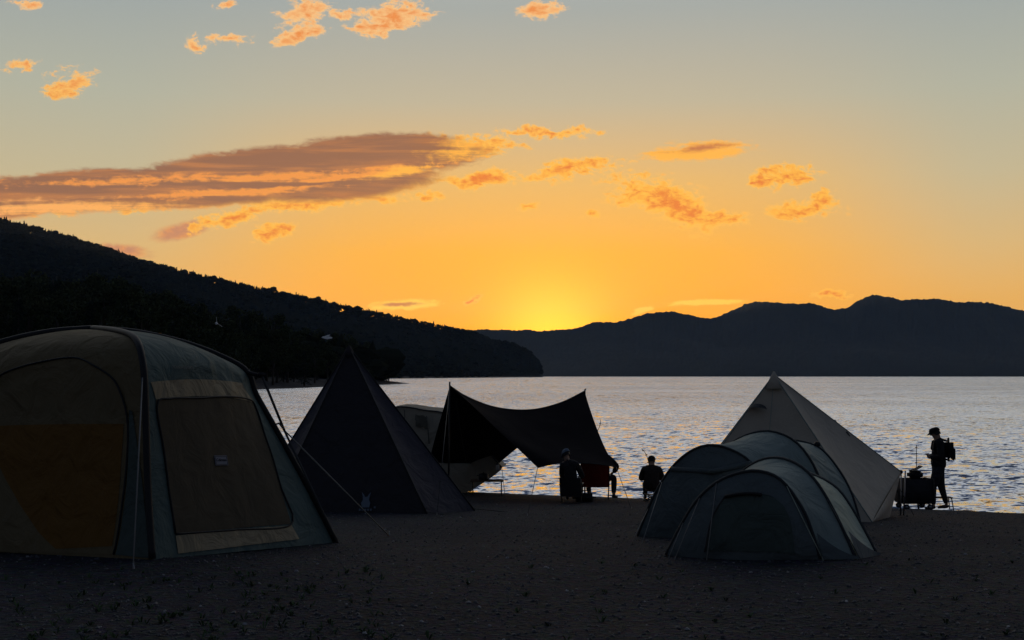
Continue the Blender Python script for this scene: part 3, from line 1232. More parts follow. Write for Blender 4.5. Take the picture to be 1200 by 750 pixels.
# ------------------------------------------------------------------ beige tent behind the tarp
def build_beige():
    d = 29.5
    top = [P(435, 492, d), P(455, 479, d), P(475, 477, d), P(498, 481, d), P(522, 485, d), P(548, 503, d), P(570, 527, d), P(588, 548, d)]
    gb = lambda px, dd: Vector(((px - 600) / F * dd, dd, gz((px - 600) / F * dd, dd)))
    bot = [gb(430, d), gb(455, d), gb(480, d), gb(503, d), gb(525, d), gb(545, d), P(570, 563.5, d), P(587, 551, d)]
    T, B = resample(top, 40), resample(bot, 40)
    root = thing('cabin_tent', gb(505, d + 1), 'pale beige tent with a pointed awning between the black pyramid tent and the dark tarp', 'tent')
    MB().grid(loft(T, B, 16, .10, Vector((0, -1, 0)), .02, 1.6)).build('wall_panel', M['beige'], root, True)
    back = [p + Vector((.1, 2.2, -.1)) for p in T]
    MB().grid(loft(T, back, 12, .12, Vector((0, 0, 1)), .02, 1.6)).build('roof_panel', M['beige'], root, True)
    bb = [Vector((p.x + .1, p.y + 2.3, min(p.z, gz(p.x, p.y + 2.3) if i < 28 else p.z))) for i, p in enumerate(B)]
    MB().grid(loft(back, bb, 10, .05, Vector((0, 1, 0)), .02, 1.6)).build('wall_panel', M['beige'], root, True)
    MB().tube([p + Vector((0, -.03, .005)) for p in T], .016, 6).build('seam', M['rope_dark'], root, True)
    w = MB()
    w.grid([[P(487 + 14 * j / 8, 486 + 14 * i / 6 + j * .3, d - .14) + wrinkle(Vector((i, j, 1)), .03, .6) for j in range(9)] for i in range(7)])
    w.build('window', M['beige_dark'], root, True)
    MB().tube([P(474, 480, d - .1), P(474.5, 500, d - .16), P(475, 560, d - .12)], .013, 6).build('seam', M['beige_dark'], root, True)
    MB().tube([P(500, 487, d - .15), P(503, 520, d - .17)], .013, 6).build('seam', M['beige_dark'], root, True)
    MB().tube([P(588, 548, d), P(592, 582, d - .3)], .006, 5).build('guy_rope', M['rope_dark'], root, True)


# ------------------------------------------------------------------ tarp
def build_tarp():
    A = P(527, 452, 25.8)
    B = P(685, 458.5, 29.0)
    ridge = resample([A, P(545, 464, 26.2), P(575, 476, 26.9), P(605, 480.5, 27.5), P(632, 479, 28.0), P(660, 471, 28.5), B], 36)
    NL, NR = P(630, 548, 25.4), P(722, 547, 25.9)
    FL, FM = P(503.5, 541, 28.6), P(581, 546, 30.0)
    g = Vector((A.x, A.y, gz(A.x, A.y)))
    root = thing('tarp_shelter', g, 'dark brown open tarp sagging between two poles above the campers', 'tarp')

    def panel(e0, e1, bottom, nm, lab, sag):
        """between ridge and lower edge, with the side edges e0 and e1 curved as in the photo"""
        n = 20
        L, Rr = resample(e0, n), resample(e1, n)
        bt = resample(bottom, 36)
        rows = []
        for i in range(n):
            t = i / (n - 1)
            row = []
            for j in range(36):
                u = j / 35
                p = ridge[j].lerp(bt[j], t)
                cl = L[i] - ridge[0].lerp(bt[0], t)
                cr = Rr[i] - ridge[35].lerp(bt[35], t)
                p = p + cl * (1 - u) + cr * u
                p = p + Vector((0, 0, -sag * math.sin(math.pi * t) * math.sin(math.pi * u)))
                if 0 < i < n - 1 and 0 < j < 35:
                    p = p + wrinkle(p, .03, 1.3)
                row.append(p)
            rows.append(row)
        o = MB().grid(rows).build(nm, M['tarp'], root, True)
        tag(o, lab)
        return rows
    mid = lambda a, b, px, py, t: P(px, py, a.y + (b.y - a.y) * t)
    near = panel([A, mid(A, NL, 552, 474, .25), mid(A, NL, 578, 499, .5), mid(A, NL, 606, 525, .78), NL],
                 [B, mid(B, NR, 692, 481, .25), mid(B, NR, 701, 506, .5), mid(B, NR, 711, 529, .78), NR],
                 [NL, P(640, 545.5, 25.4), P(656, 543, 25.5), P(690, 543, 25.7), NR], 'near_panel', 'near half hanging towards the camera', .06)
    farp = panel([A, mid(A, FL, 521, 474, .3), mid(A, FL, 513, 502, .6), mid(A, FL, 507, 524, .82), FL],
                 [B, mid(B, FM, 664, 484, .25), mid(B, FM, 640, 500, .5), mid(B, FM, 610, 522, .78), FM],
                 [FL, P(525, 542.5, 28.9), P(545, 542.5, 29.3), P(565, 544, 29.7), FM], 'far_panel', 'far half seen from underneath', .03)
    MB().tube([p + Vector((0, 0, .006)) for p in ridge], .012, 6).build('ridge_seam', M['tent_pole'], root, True)
    for r in (near, farp):
        MB().tube(r[-1], .010, 5).build('hem', M['tent_pole'], root, True)
    gA = Vector((A.x - .02, A.y, gz(A.x, A.y)))
    gB = Vector((B.x, B.y, gz(B.x, B.y)))
    MB().tube([gA, A + Vector((0, 0, .08))], .017, 8).build('pole', M['black_metal'], root, True)
    MB().tube([gB, B + Vector((.01, 0, .05))], .017, 8).build('pole', M['black_metal'], root, True)
    MB().tube([B, B + Vector((.035, 0, .06))], .012, 5).build('pole_tip', M['black_metal'], root, True)

    def rope(a, px, py, m='rope_dark', r=.006):
        q = G(px, py)
        MB().tube([a, q], r, 5).build('guy_rope', M[m], root, True)
        MB().tube([q + Vector((0, 0, .04)), q + Vector((0, .04, -.12))], .006, 5).build('tent_peg', M['metal'], root, True)
    rope(NR, 740, 597)
    rope(NL, 618, 605)
    rope(FL, 495, 590)
    # loose inner line hanging from the peak
    MB().tube([A + Vector((.08, .3, -.05)), P(539, 500, 27.0), P(546, 541, 28.2)], .006, 5).build('guy_rope', M['rope_dark'], root, True)
    rope(A, 512, 604)


# ------------------------------------------------------------------ grey beige pole tent on the right
def build_bell():
    Fc = G(1022, 612)
    R2 = G(1043, 606)
    apex = P(907, 439, Fc.y + 1.2)
    L = G(780, 606)
    L = Vector((L.x, Fc.y + .9, 0))
    R1 = P(1056, 553, R2.y + .8)
    R2b = Vector((R1.x - .12, R1.y + .3, 0))
    Bk = Vector((apex.x + .3, apex.y + 2.2, 0))
    BL = Vector((L.x + .3, L.y + 2.2, 0))
    for q in (L, R2b, Bk, BL):
        q.z = gz(q.x, q.y)
    root = thing('pole_tent', Vector((apex.x, apex.y, gz(apex.x, apex.y))), 'large grey beige pole tent with a pointed peak behind the low tunnel tents', 'tent')

    def tri(A, B, sag, lab=None, n=24):
        o = MB().grid(pyramid_rows(apex, A, B, n, sag)).build('wall_panel', M['bell'], root, True)
        if lab:
            tag(o, lab)
        return o
    tri(L, Fc, .16, 'broad front panel with the small vent')
    tri(Fc, R1, .08, 'right panel pulled out to a raised corner')
    tri(R1, Bk, .1)
    tri(Bk, BL, .1)
    tri(BL, L, .12)
    # low wall below the raised corner
    MB().grid(loft(resample([Fc, Fc.lerp(R1, .5), R1], 14), resample([Fc, Fc.lerp(R2, .6) + Vector((0, 0, .0)), R2], 14), 8, .04, Vector((1, 0, 0)), .01)).build('side_wall', M['bell'], root, True)
    MB().grid(loft(resample([R1, R1.lerp(Bk, .5), Bk], 10), resample([R2, R2.lerp(Bk, .5), Bk + Vector((0, 0, -.02))], 10), 6)).build('side_wall', M['bell'], root, True)
    for A in (L, Fc, R1, Bk, BL):
        MB().tube([apex.lerp(A, t / 10) + Vector((A.x - apex.x, A.y - apex.y, 0)).normalized() * .002 for t in range(11)], .009, 6).build('seam', M['tun_fly'], root, True)
    MB().tube([apex + Vector((0, 0, -.22)), apex + Vector((0, 0, -.02)), apex + Vector((0, 0, .05))], [.15, .05, .012], 10).build('peak_cap', M['bell'], root, True)
    # vent hood on the front panel
    fr = Surf(lambda u, v: apex.lerp(L.lerp(Fc, u), v))
    vent = MB()
    rows = []
    for i in range(7):
        t = i / 6
        row = []
        for j in range(11):
            a = math.pi * j / 10
            px = 888 - 11 * math.cos(a)
            py = 481 - 7.5 * math.sin(a) * t
            bulge = .02 + .13 * math.sin(a) * (1 - t) ** .7
            row.append(fr.at(fr.inv(px, py), bulge))
        rows.append(row)
    vent.grid(rows).build('vent', M['bell_dark'], root, True)
    MB().tube([apex.lerp(L.lerp(Fc, .47), t / 8) + Vector((0, -.02, .01)) - (apex.lerp(L.lerp(Fc, .47), t / 8) - apex.lerp(L.lerp(Fc, .47), t / 8)) for t in range(9)], .005, 5).build('seam', M['tun_fly'], root, True)
    # the two short props and the guy ropes at the raised corner
    MB().tube([R1, Vector((R1.x - .05, R1.y - .1, R2b.z))], .012, 6).build('prop_pole', M['metal'], root, True)
    MB().tube([R1 + Vector((.07, 0, .02)), Vector((R1.x + .0, R1.y - .1, R2b.z))], .012, 6).build('prop_pole', M['metal'], root, True)
    MB().box(R1 + Vector((-.0, 0, .0)), (.05, .05, .06), 0, .01).build('corner_tab', M['plastic'], root, True)
    for px, py in ((978, 497), (992, 511)):
        p = P(px, py - 1, apex.y + .6)
        MB().tube([p + Vector((-.05, .0, .02)), p + Vector((0, -.02, .05)), p + Vector((.05, 0, -.02))], .014, 5).build('loop', M['bell_dark'], root, True)
    q = G(1030, 616)
    MB().tube([R1.lerp(R2, .3), Vector((R1.x + .2, R1.y, gz(R1.x + .2, R1.y)))], .006, 5).build('guy_rope', M['rope_dark'], root, True)


# ------------------------------------------------------------------ tunnel tents
def arch3d(pts, n=33):
    a, b = G(*pts[0]), G(*pts[-1])
    out = []
    for px, py in pts:
        t = min(1, max(0, (px - pts[0][0]) / (pts[-1][0] - pts[0][0])))
        out.append(P(px, py, a.y + (b.y - a.y) * t))
    out[0], out[-1] = a, b
    return resample(out, n)


def build_tunnel(arches, label, depth_shift, door_px, fly, rear):
    AR = []
    for k, pts in enumerate(arches):
        q = arch3d(pts)
        AR.append(q)
    c = (AR[0][0] + AR[-1][-1]) / 2
    c.z = gz(c.x, c.y)
    root = thing('tunnel_tent', c, label, 'tent', 'low tunnel tents')
    # front wall, swelling towards the camera and running out to the ground
    A1 = AR[0]
    n = len(A1)
    base = [A1[0].lerp(A1[-1], i / (n - 1)) + Vector((0, -.22 * math.sin(math.pi * i / (n - 1)), 0)) for i in range(n)]
    for b in base:
        b.z = gz(b.x, b.y)
    rows = loft(A1, base, 20, .10, Vector((0, -1, 0)), .015, 3.5)
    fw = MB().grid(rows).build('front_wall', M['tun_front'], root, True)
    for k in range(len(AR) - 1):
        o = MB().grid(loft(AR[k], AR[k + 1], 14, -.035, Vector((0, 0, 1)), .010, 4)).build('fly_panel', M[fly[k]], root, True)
    # rear end slopes to the ground
    A3 = AR[-1]
    rb = [A3[0].lerp(A3[-1], i / (n - 1)) + rear * (.35 + .65 * math.sin(math.pi * i / (n - 1))) for i in range(n)]
    for b in rb:
        b.z = gz(b.x, b.y)
    MB().grid(loft(A3, rb, 10, .02, Vector((0, 0, 1)))).build('rear_wall', M[fly[-1]], root, True)
    for q in AR:
        MB().tube([p + Vector((0, -.006, .006)) for p in q], .015, 6).build('pole_sleeve', M['sleeve_soft'], root, True)
    # low hem between the arches on the right side
    for k in range(len(AR) - 1):
        a, b = AR[k][-1], AR[k + 1][-1]
        a2, b2 = AR[k][-5], AR[k + 1][-5]
        MB().grid([[a.lerp(b, t / 8) + Vector((.02, -.03, .01)) for t in range(9)], [a2.lerp(b, t / 8).lerp(a.lerp(b, t / 8), .25 + .6 * t / 8) + Vector((.03, -.02, .03)) for t in range(9)]]).build('skirt', M['tun_front'], root, True)
    if door_px:
        sf = Surf(lambda u, v: rows[min(19, int(v * 19))][min(n - 1, int(u * (n - 1)))].lerp(rows[min(19, int(v * 19) + 1)][min(n - 1, int(u * (n - 1)) + 1)], .5))
        l, r = door_px
        L, Rr = resample([sf.inv(*q) for q in l], 14), resample([sf.inv(*q) for q in r], 14)

        def smooth_at(u, v):
            x, y = u * (n - 1), v * 19
            i, j = min(n - 2, int(x)), min(18, int(y))
            fx, fy = x - i, y - j
            return rows[j][i].lerp(rows[j][i + 1], fx).lerp(rows[j + 1][i].lerp(rows[j + 1][i + 1], fx), fy)
        dr = [[smooth_at(*L[i].lerp(Rr[i], k / 12)[:2]) + Vector((0, -.012, .004)) for k in range(13)] for i in range(14)]
        d = MB().grid(dr).build('door', M['tun_door'], root, True)
        MB().tube([dr[0][k] + Vector((0, -.03, .0)) for k in range(13)], .017, 7).build('rolled_flap', M['tent_pole'], d, True)
        MB().tube([dr[i][0] + Vector((0, -.008, 0)) for i in range(14)], .007, 5).build('zip', M['rope_dark'], d, True)
    return root, AR


def build_tunnels():
    A = [[(780, 651), (796, 620), (814, 590), (835, 569), (860, 556.5), (888, 552.5), (915, 563), (940, 596), (952, 625), (961, 656)],
         [(842, 641), (846, 600), (862, 562), (885, 542.5), (910, 537), (935, 545), (957, 566), (980, 605), (1003, 656)],
         [(885, 637), (892, 590), (908, 564), (930, 553), (953, 557), (981, 573), (1004, 606), (1028, 651)]]
    r, AR = build_tunnel(A, 'smaller slate green tunnel tent with a dark door, front of the right group', 0,
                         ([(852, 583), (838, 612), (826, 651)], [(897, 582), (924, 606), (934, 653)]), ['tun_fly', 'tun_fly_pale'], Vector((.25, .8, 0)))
    for (i, px, py) in ((22, 965, 657), (5, 783, 655), (9, 790, 657), (12, 828, 657)):
        MB().tube([AR[0][i] + Vector((0, -.02, 0)), G(px, py)], .004, 5).build('guy_rope', M['rope'] if i < 20 else M['tun_fly_pale'], r, True)
    MB().tube([AR[1][24], G(1010, 658)], .004, 5).build('guy_rope', M['rope_dark'], r, True)
    B = [[(747, 629), (764, 586), (785, 551), (808, 530), (832, 522), (858, 528), (882, 545), (902, 585), (914, 633)],
         [(815, 624), (828, 570), (842, 535), (858, 519), (880, 508.5), (905, 506), (932, 518), (953, 545), (968, 585), (980, 631)],
         [(880, 620), (890, 560), (905, 528), (922, 517), (938, 517.5), (960, 525), (980, 547), (998, 579), (1012, 628)]]
    r, AR = build_tunnel(B, 'taller slate tunnel tent standing just behind the smaller one, left half visible', 0, None, ['tun_fly', 'tun_fly'], Vector((.3, .9, 0)))
    MB().tube([AR[0][10] + Vector((0, -.03, 0)), AR[0][10].lerp(AR[0][22], .5) + Vector((0, -.2, -.05)), AR[0][22] + Vector((0, -.03, 0))], .03, 7).build('rolled_flap', M['tun_front'], r, True)
    for (i, px, py) in ((4, 741, 634), (8, 752, 638)):
        MB().tube([AR[0][i], G(px, py)], .004, 5).build('guy_rope', M['rope'], r, True)
    MB().box(AR[2][19] + Vector((0, 0, .03)), (.07, .05, .06), 0, .01).build('pole_clip', M['plastic'], r, True)


# ------------------------------------------------------------------ people
def skin_mesh(name, verts, edges, radii, m, parent, sub=2, root=0):
    me = bpy.data.meshes.new(name)
    me.from_pydata([tuple(v) for v in verts], edges, [])
    ob = bpy.data.objects.new(name + '_tmp', me)
    COL.objects.link(ob)
    md = ob.modifiers.new('skin', 'SKIN')
    md.branch_smoothing = 0.6
    if not me.skin_vertices:
        bpy.context.view_layer.update()
    if not me.skin_vertices:
        bm = bmesh.new()
        bm.from_mesh(me)
        bm.verts.layers.skin.verify()
        bm.to_mesh(me)
        bm.free()
    for i, r in enumerate(radii):
        me.skin_vertices[0].data[i].radius = r if isinstance(r, tuple) else (r, r)
        me.skin_vertices[0].data[i].use_root = (i == root)
    sb = ob.modifiers.new('sub', 'SUBSURF')
    sb.levels = sub
    sb.render_levels = sub
    bpy.context.view_layer.update()
    res = bpy.data.meshes.new_from_object(ob.evaluated_get(bpy.context.evaluated_depsgraph_get()))
    bpy.data.objects.remove(ob)
    res.materials.clear()
    res.materials.append(m)
    for p in res.polygons:
        p.use_smooth = True
    o = bpy.data.objects.new(name, res)
    COL.objects.link(o)
    o.parent = parent
    return o


class Fig:
    """skeleton: chains of (point, radius) grown into one continuous body"""
    def __init__(self):
        self.v, self.e, self.r = [], [], []

    def add(self, p, r, par=None):
        self.v.append(Vector(p))
        self.r.append(r)
        i = len(self.v) - 1
        if par is not None:
            self.e.append((par, i))
        return i

    def chain(self, par, items):
        for p, r in items:
            par = self.add(p, r, par)
        return par


def make_person(root, J, jacket, trousers, cap=None, hair=True, hood=False):
    V = Vector
    b = Fig()
    pel = b.add(J['pelvis'], (.11, .09))
    sp = b.add(J['waist'], (.12, .10), pel)
    ch = b.add(J['chest'], (.15, .11), sp)
    nk0 = b.add(J['neck0'], (.085, .075), ch)
    nk = b.add(J['neck'], (.068, .068), nk0)
    hd = J['head']
    up = (hd - J['neck']).normalized()
    fw = J['face'].normalized()
    fw = (fw - up * fw.dot(up)).normalized()
    rt = fw.cross(up)
    j1 = b.add(hd - up * .05 + fw * .018, (.078, .084), nk)
    h1 = b.add(hd + up * .015, (.092, .106), j1)
    b.add(hd + up * .085, (.066, .076), h1)
    nb = b.add(hd - up * .005 + fw * .088, (.012, .016), j1)
    b.add(hd - up * .022 + fw * .112, (.011, .010), nb)
    hands = []
    for s in ('l', 'r'):
        sg = -1 if s == 'l' else 1
        sh = b.add(J['sh_' + s], (.058, .058), nk0)
        el = b.chain(sh, [((J['sh_' + s] + J['el_' + s]) / 2, .047), (J['el_' + s], .040)])
        wr = b.chain(el, [((J['el_' + s] * .6 + J['wr_' + s] * .4), .038), (J['wr_' + s], .026)])
        d = (J['hand_' + s] - J['wr_' + s]).normalized()
        pal = b.add(J['wr_' + s] + d * .055, (.030, .018), wr)
        side = d.cross(V((0, 0, 1)))
        if side.length < .2:
            side = V((1, 0, 0))
        side.normalize()
        nrm = side.cross(d).normalized()
        root_p = J['wr_' + s] + d * .085
        for k, L in zip((-1.5, -.5, .5, 1.5), (.062, .078, .082, .070)):
            p0 = root_p + side * k * .019
            b.chain(pal, [(p0, .0095), (p0 + d * L * .5 - nrm * .012, .0085), (p0 + d * L * .8 - nrm * .036, .0075)])
        p0 = J['wr_' + s] + d * .03 + side * (-.034 * sg)
        b.chain(pal, [(p0, .011), (p0 + d * .04 - side * .018 * sg - nrm * .015, .0095), (p0 + d * .062 - side * .012 * sg - nrm * .03, .008)])
    for s in ('l', 'r'):
        hp = b.add(J['hip_' + s], (.08, .08), pel)
        kn = b.chain(hp, [((J['hip_' + s] + J['kn_' + s]) / 2, .072), (J['kn_' + s], .054)])
        an = b.chain(kn, [(J['kn_' + s] * .62 + J['an_' + s] * .38, .054), (J['an_' + s], .036)])
        b.chain(an, [((J['an_' + s] + J['toe_' + s]) / 2 + V((0, 0, -.008)), (.036, .032)), (J['toe_' + s], (.030, .022))])
    body = skin_mesh('body', b.v, b.e, b.r, M['skin'], root)
    # clothes: the same limbs, a little fuller, ending at cuff, hem and collar
    c = Fig()
    ext = J.get('fuller', 1.0)
    hem = c.add(J['pelvis'] - (J['waist'] - J['pelvis']).normalized() * (.12 if J['pelvis'].z > .6 else .03), (.205 * ext, .19 * ext))
    w2 = c.add(J['waist'], (.178 * ext, .155 * ext), hem)
    c2 = c.add(J['chest'], (.20 * ext, .165 * ext), w2)
    n2 = c.add(J['neck0'], (.125, .115), c2)
    c.add(J['neck0'] * .15 + J['neck'] * .85, (.084, .084), n2)
    for s in ('l', 'r'):
        sh = c.add(J['sh_' + s], (.094, .094), n2)
        c.chain(sh, [((J['sh_' + s] + J['el_' + s]) / 2, .080), (J['el_' + s], .070), ((J['el_' + s] + J['wr_' + s]) / 2, .062), (J['wr_' + s], .050)])
    skin_mesh('jacket', c.v, c.e, c.r, jacket, root)
    t = Fig()
    ax = (J['waist'] - J['pelvis']).normalized()
    t0 = t.add(J['pelvis'] + ax * .09, (.17, .145))
    t1 = t.add(J['pelvis'] - ax * .01, (.185, .165), t0)
    for s in ('l', 'r'):
        hp = t.add(J['hip_' + s] * .74 + J['kn_' + s] * .26, (.125, .125), t1)
        t.chain(hp, [((J['hip_' + s] * .45 + J['kn_' + s] * .55), .108), (J['kn_' + s], .080), (J['kn_' + s] * .5 + J['an_' + s] * .5, .064), (J['an_' + s] * .93 + J['kn_' + s] * .07, .052)])
    skin_mesh('trousers', t.v, t.e, t.r, trousers, root)
    for s in ('l', 'r'):
        f = Fig()
        a = f.add(J['an_' + s] + V((0, 0, .01)), (.046, .050))
        dd = (J['toe_' + s] - J['an_' + s])
        dd.z = 0
        h = f.add(J['an_' + s] + V((0, 0, -.035)) - dd.normalized() * .025, (.042, .036), a)
        f.chain(h, [((J['an_' + s] + J['toe_' + s]) / 2 + V((0, 0, -.010)), (.044, .036)), (J['toe_' + s], (.038, .028))])
        skin_mesh('shoe', f.v, f.e, f.r, M['shoe'], root, 1)
    for sg in (-1, 1):
        MB().ball(hd + up * .012 + fw * .083 + rt * sg * .031, .011, 8, 6).build('eye', M['eye'], root)
        # ears sit on the sides of the head

    def shell(z0, grow, front, m, name, brim=False):
        """part of a head-shaped shell: cap or hair"""
        mb = MB()
        rows = []
        for i in range(9):
            el = (math.pi / 2) * i / 8
            row = []
            for k in range(21):
                an = 2 * math.pi * k / 20
                lo = z0 if not front else z0 * (1 - max(0, math.cos(an))) + .05 * max(0, math.cos(an))
                zz = lo + (.108 + grow * .6 - lo) * math.sin(el)
                rad = math.cos(el) ** .55 if el < math.pi / 2 - .01 else 0.02
                row.append(hd + up * zz + fw * (.100 + grow) * rad * math.cos(an) + rt * (.083 + grow) * rad * math.sin(an))
            rows.append(row)
        mb.grid(rows)
        if brim:
            br = []
            for i in range(4):
                br.append([hd + up * (z0 + .012 - .012 * i) + fw * ((.098 + .026 * i) * math.cos(a) + .0) + rt * (.088 + .002 * i) * math.sin(a)
                           for a in [math.radians(-62 + 124 * k / 12) for k in range(13)]])
            mb.grid(br)
            mb.grid([[q + up * .006 for q in r] for r in br])
        mb.build(name, m, root)
    if hair:
        shell(-.045, .006, True, M['hair'], 'hair')
    if cap is not None:
        shell(.028, .014, False, cap, 'cap', True)
    return body


def J_seated(lean=0.0, kx=.16, ky=.42, reach=.3, face=(0, 1, 0), base=.27):
    V = Vector
    o = base - .47
    J = dict(pelvis=V((0, 0, .47 + o)), waist=V((0, -.03 + lean * .3, .63 + o)), chest=V((0, -.03 + lean * .7, .82 + o)), neck0=V((0, -.01 + lean, .97 + o)), neck=V((0, .02 + lean, 1.02 + o)), head=V((0, .06 + lean * 1.2, 1.13 + o)), face=V(face))
    kz = max(.40, base + .05)
    for s, g in (('l', -1), ('r', 1)):
        J['sh_' + s] = V((g * .185, lean - .01, .95 + o))
        J['el_' + s] = V((g * .27, lean + .08, .70 + o))
        J['wr_' + s] = V((g * .2, reach, max(.66 + o, kz + .12)))
        J['hand_' + s] = V((g * .16, reach + .1, max(.65 + o, kz + .10)))
        J['hip_' + s] = V((g * .095, .02, .46 + o))
        J['kn_' + s] = V((g * kx, ky, kz))
        J['an_' + s] = V((g * kx, ky + .04, .085))
        J['toe_' + s] = V((g * (kx + .02), ky + .21, .035))
    return J


def J_stand():
    V = Vector
    J = dict(pelvis=V((0, 0, .93)), waist=V((0, .01, 1.08)), chest=V((0, -.01, 1.28)), neck0=V((0, -.01, 1.44)), neck=V((0, .02, 1.495)), head=V((0, .06, 1.605)), face=V((0, 1, -.28)))
    for s, g in (('l', -1), ('r', 1)):
        J['sh_' + s] = V((g * .18, 0, 1.42))
        J['el_' + s] = V((g * .235, .0, 1.12))
        J['wr_' + s] = V((g * .10, .19, 1.10))
        J['hand_' + s] = V((g * .02, .22, 1.17))
        J['hip_' + s] = V((g * .09, 0, .90))
    J['kn_l'], J['an_l'], J['toe_l'] = V((-.1, .14, .49)), V((-.11, .13, .085)), V((-.13, .31, .035))
    J['kn_r'], J['an_r'], J['toe_r'] = V((.1, -.06, .49)), V((.12, -.17, .085)), V((.15, .01, .035))
    return J


# ------------------------------------------------------------------ furniture and gear
def make_chair(label, mcloth, loc, rz, sz=.30, bt=.82):
    """folding chair: sz = seat height, bt = height of the back's upper edge"""
    root = thing('camp_chair', loc, label, 'chair', 'folding camp chairs', rz)
    w = .29
    MB().grid([[Vector((-w + 2 * w * j / 12, -.22 + .46 * i / 10, sz - .035 * math.sin(math.pi * j / 12) + .03 * i / 10)) for j in range(13)] for i in range(11)]).build('seat', mcloth, root)
    MB().grid([[Vector((-w + 2 * w * j / 12, -.22 - .16 * i / 10 - .05 * math.sin(math.pi * j / 12), sz - .03 + (bt - sz + .03) * i / 10 + .03 * math.sin(math.pi * j / 12) * i / 10)) for j in range(13)] for i in range(11)]).build('backrest', mcloth, root)
    az = sz + .19
    for sx in (-1, 1):
        MB().tube([(sx * w, -.38, bt + .01), (sx * w, -.22, sz), (sx * .27, .24, 0)], .013, 7).build('leg', M['black_metal'], root)
        MB().tube([(sx * w, .25, az), (sx * w, .24, sz + .03), (sx * .27, -.30, 0)], .013, 7).build('leg', M['black_metal'], root)
        MB().box((sx * (w + .015), .02, az + .01), (.05, .5, .02), 0, .008).build('armrest', M['black_metal'], root)
    MB().tube([(-w, -.38, bt), (w, -.38, bt)], .012, 7).build('top_rail', M['black_metal'], root)
    MB().tube([(-.27, -.30, .02), (.27, -.30, .02)], .011, 7).build('stretcher', M['black_metal'], root)
    return root


def ground_pt(px, d):
    x = (px - 600) / F * d
    return Vector((x, d, gz(x, d)))


def build_campers():
    # standing man by the water
    g = ground_pt(1098, 26.0)
    r = thing('person', g, 'standing person in a cap with a pack on the back, facing left by the water', 'person', rz=R(90 - 8))
    r.scale = (1, 1, .965)
    make_person(r, J_stand(), M['jacket_black'], M['trousers'], M['cap_black'])
    # pack on the back
    pk = thing('backpack', g, 'black backpack worn by the standing person in the cap', 'backpack', rz=R(82))
    pk.scale = (1, 1, .965)
    mb = MB()
    mb.box((0, -.195, 1.25), (.30, .18, .48), 0, .08)
    mb.build('main_bag', M['pack'], pk)
    MB().box((0, -.285, 1.17), (.24, .06, .28), 0, .028).build('front_pocket', M['pack'], pk)
    MB().tube([(-.05, -.19, 1.475), (-.03, -.20, 1.50), (.03, -.20, 1.50), (.05, -.19, 1.475)], .010, 6).build('handle', M['pack'], pk)
    for sx in (-1, 1):
        MB().tube([(sx * .10, -.15, 1.44), (sx * .12, -.02, 1.495), (sx * .125, .09, 1.42), (sx * .13, .115, 1.28), (sx * .15, .02, 1.10), (sx * .13, -.17, 1.05)], .020, 6).build('strap', M['pack'], pk)
    # person sitting alone, seen from behind, on a low stool
    g = ground_pt(763, 26.4)
    st = thing('camp_stool', g, 'small folding stool under the lone sitter beside the tunnel tents', 'stool', rz=R(-6))
    MB().grid([[Vector((-.19 + .38 * j / 8, -.16 + .32 * i / 8, .17 - .03 * math.sin(math.pi * j / 8))) for j in range(9)] for i in range(9)]).build('seat', M['dark_chair'], st)
    for sy in (-1, 1):
        for sx in (-1, 1):
            MB().tube([(sx * .19, sy * .16, .17), (-sx * .17, sy * .16, 0)], .012, 6).build('leg', M['black_metal'], st)
    r = thing('person', g, 'lone seated person seen from behind, between the red chair and the tunnel tents', 'person', 'seated campers', R(-6))
    r.scale = (.84, .88, .87)
    J = J_seated(.05, ky=.38, base=.29)
    J['fuller'] = 1.2
    make_person(r, J, M['jacket_brown'], M['trousers'], M['cap_black'])
    # person in the blue grey cap, in front of the tarp edge
    g = ground_pt(669.5, 24.9)
    ch = make_chair('dark camp chair holding the person in the blue grey cap', M['dark_chair'], g, R(-8), .17, .50)
    ch.scale = (.68, .9, 1)
    r = thing('person', g, 'seated person in a blue grey cap just in front of the tarp edge', 'person', 'seated campers', R(-8))
    r.scale = (.76, .88, .98)
    J = J_seated(.04, face=(-.8, .6, -.15), base=.28)
    for q, dx in (('chest', -.03), ('neck0', -.07), ('neck', -.11), ('head', -.15), ('sh_l', -.06), ('sh_r', -.06)):
        J[q] = J[q] + Vector((dx, 0, 0))
    make_person(r, J, M['jacket_black'], M['trousers'], M['cap_grey'])
    # red chair and its sitter
    g = ground_pt(697, 27.0)
    make_chair('red camp chair seen from behind at the right end of the tarp', M['red_cloth'], g, R(-4))
    r = thing('person', g + Vector((.02, .02, 0)), 'seated person in the red chair, head hidden behind the tarp edge', 'person', 'seated campers', R(-4))
    J = J_seated(.04, base=.42)
    J['sh_r'] = Vector((.21, .02, .90))
    J['el_r'] = Vector((.44, .02, .68))
    J['wr_r'] = Vector((.38, .20, .56))
    J['hand_r'] = Vector((.33, .28, .52))
    J['kn_r'], J['an_r'], J['toe_r'] = Vector((.38, .24, .45)), Vector((.37, .04, .085)), Vector((.44, .17, .035))
    make_person(r, J, M['jacket_black'], M['trousers'], None)


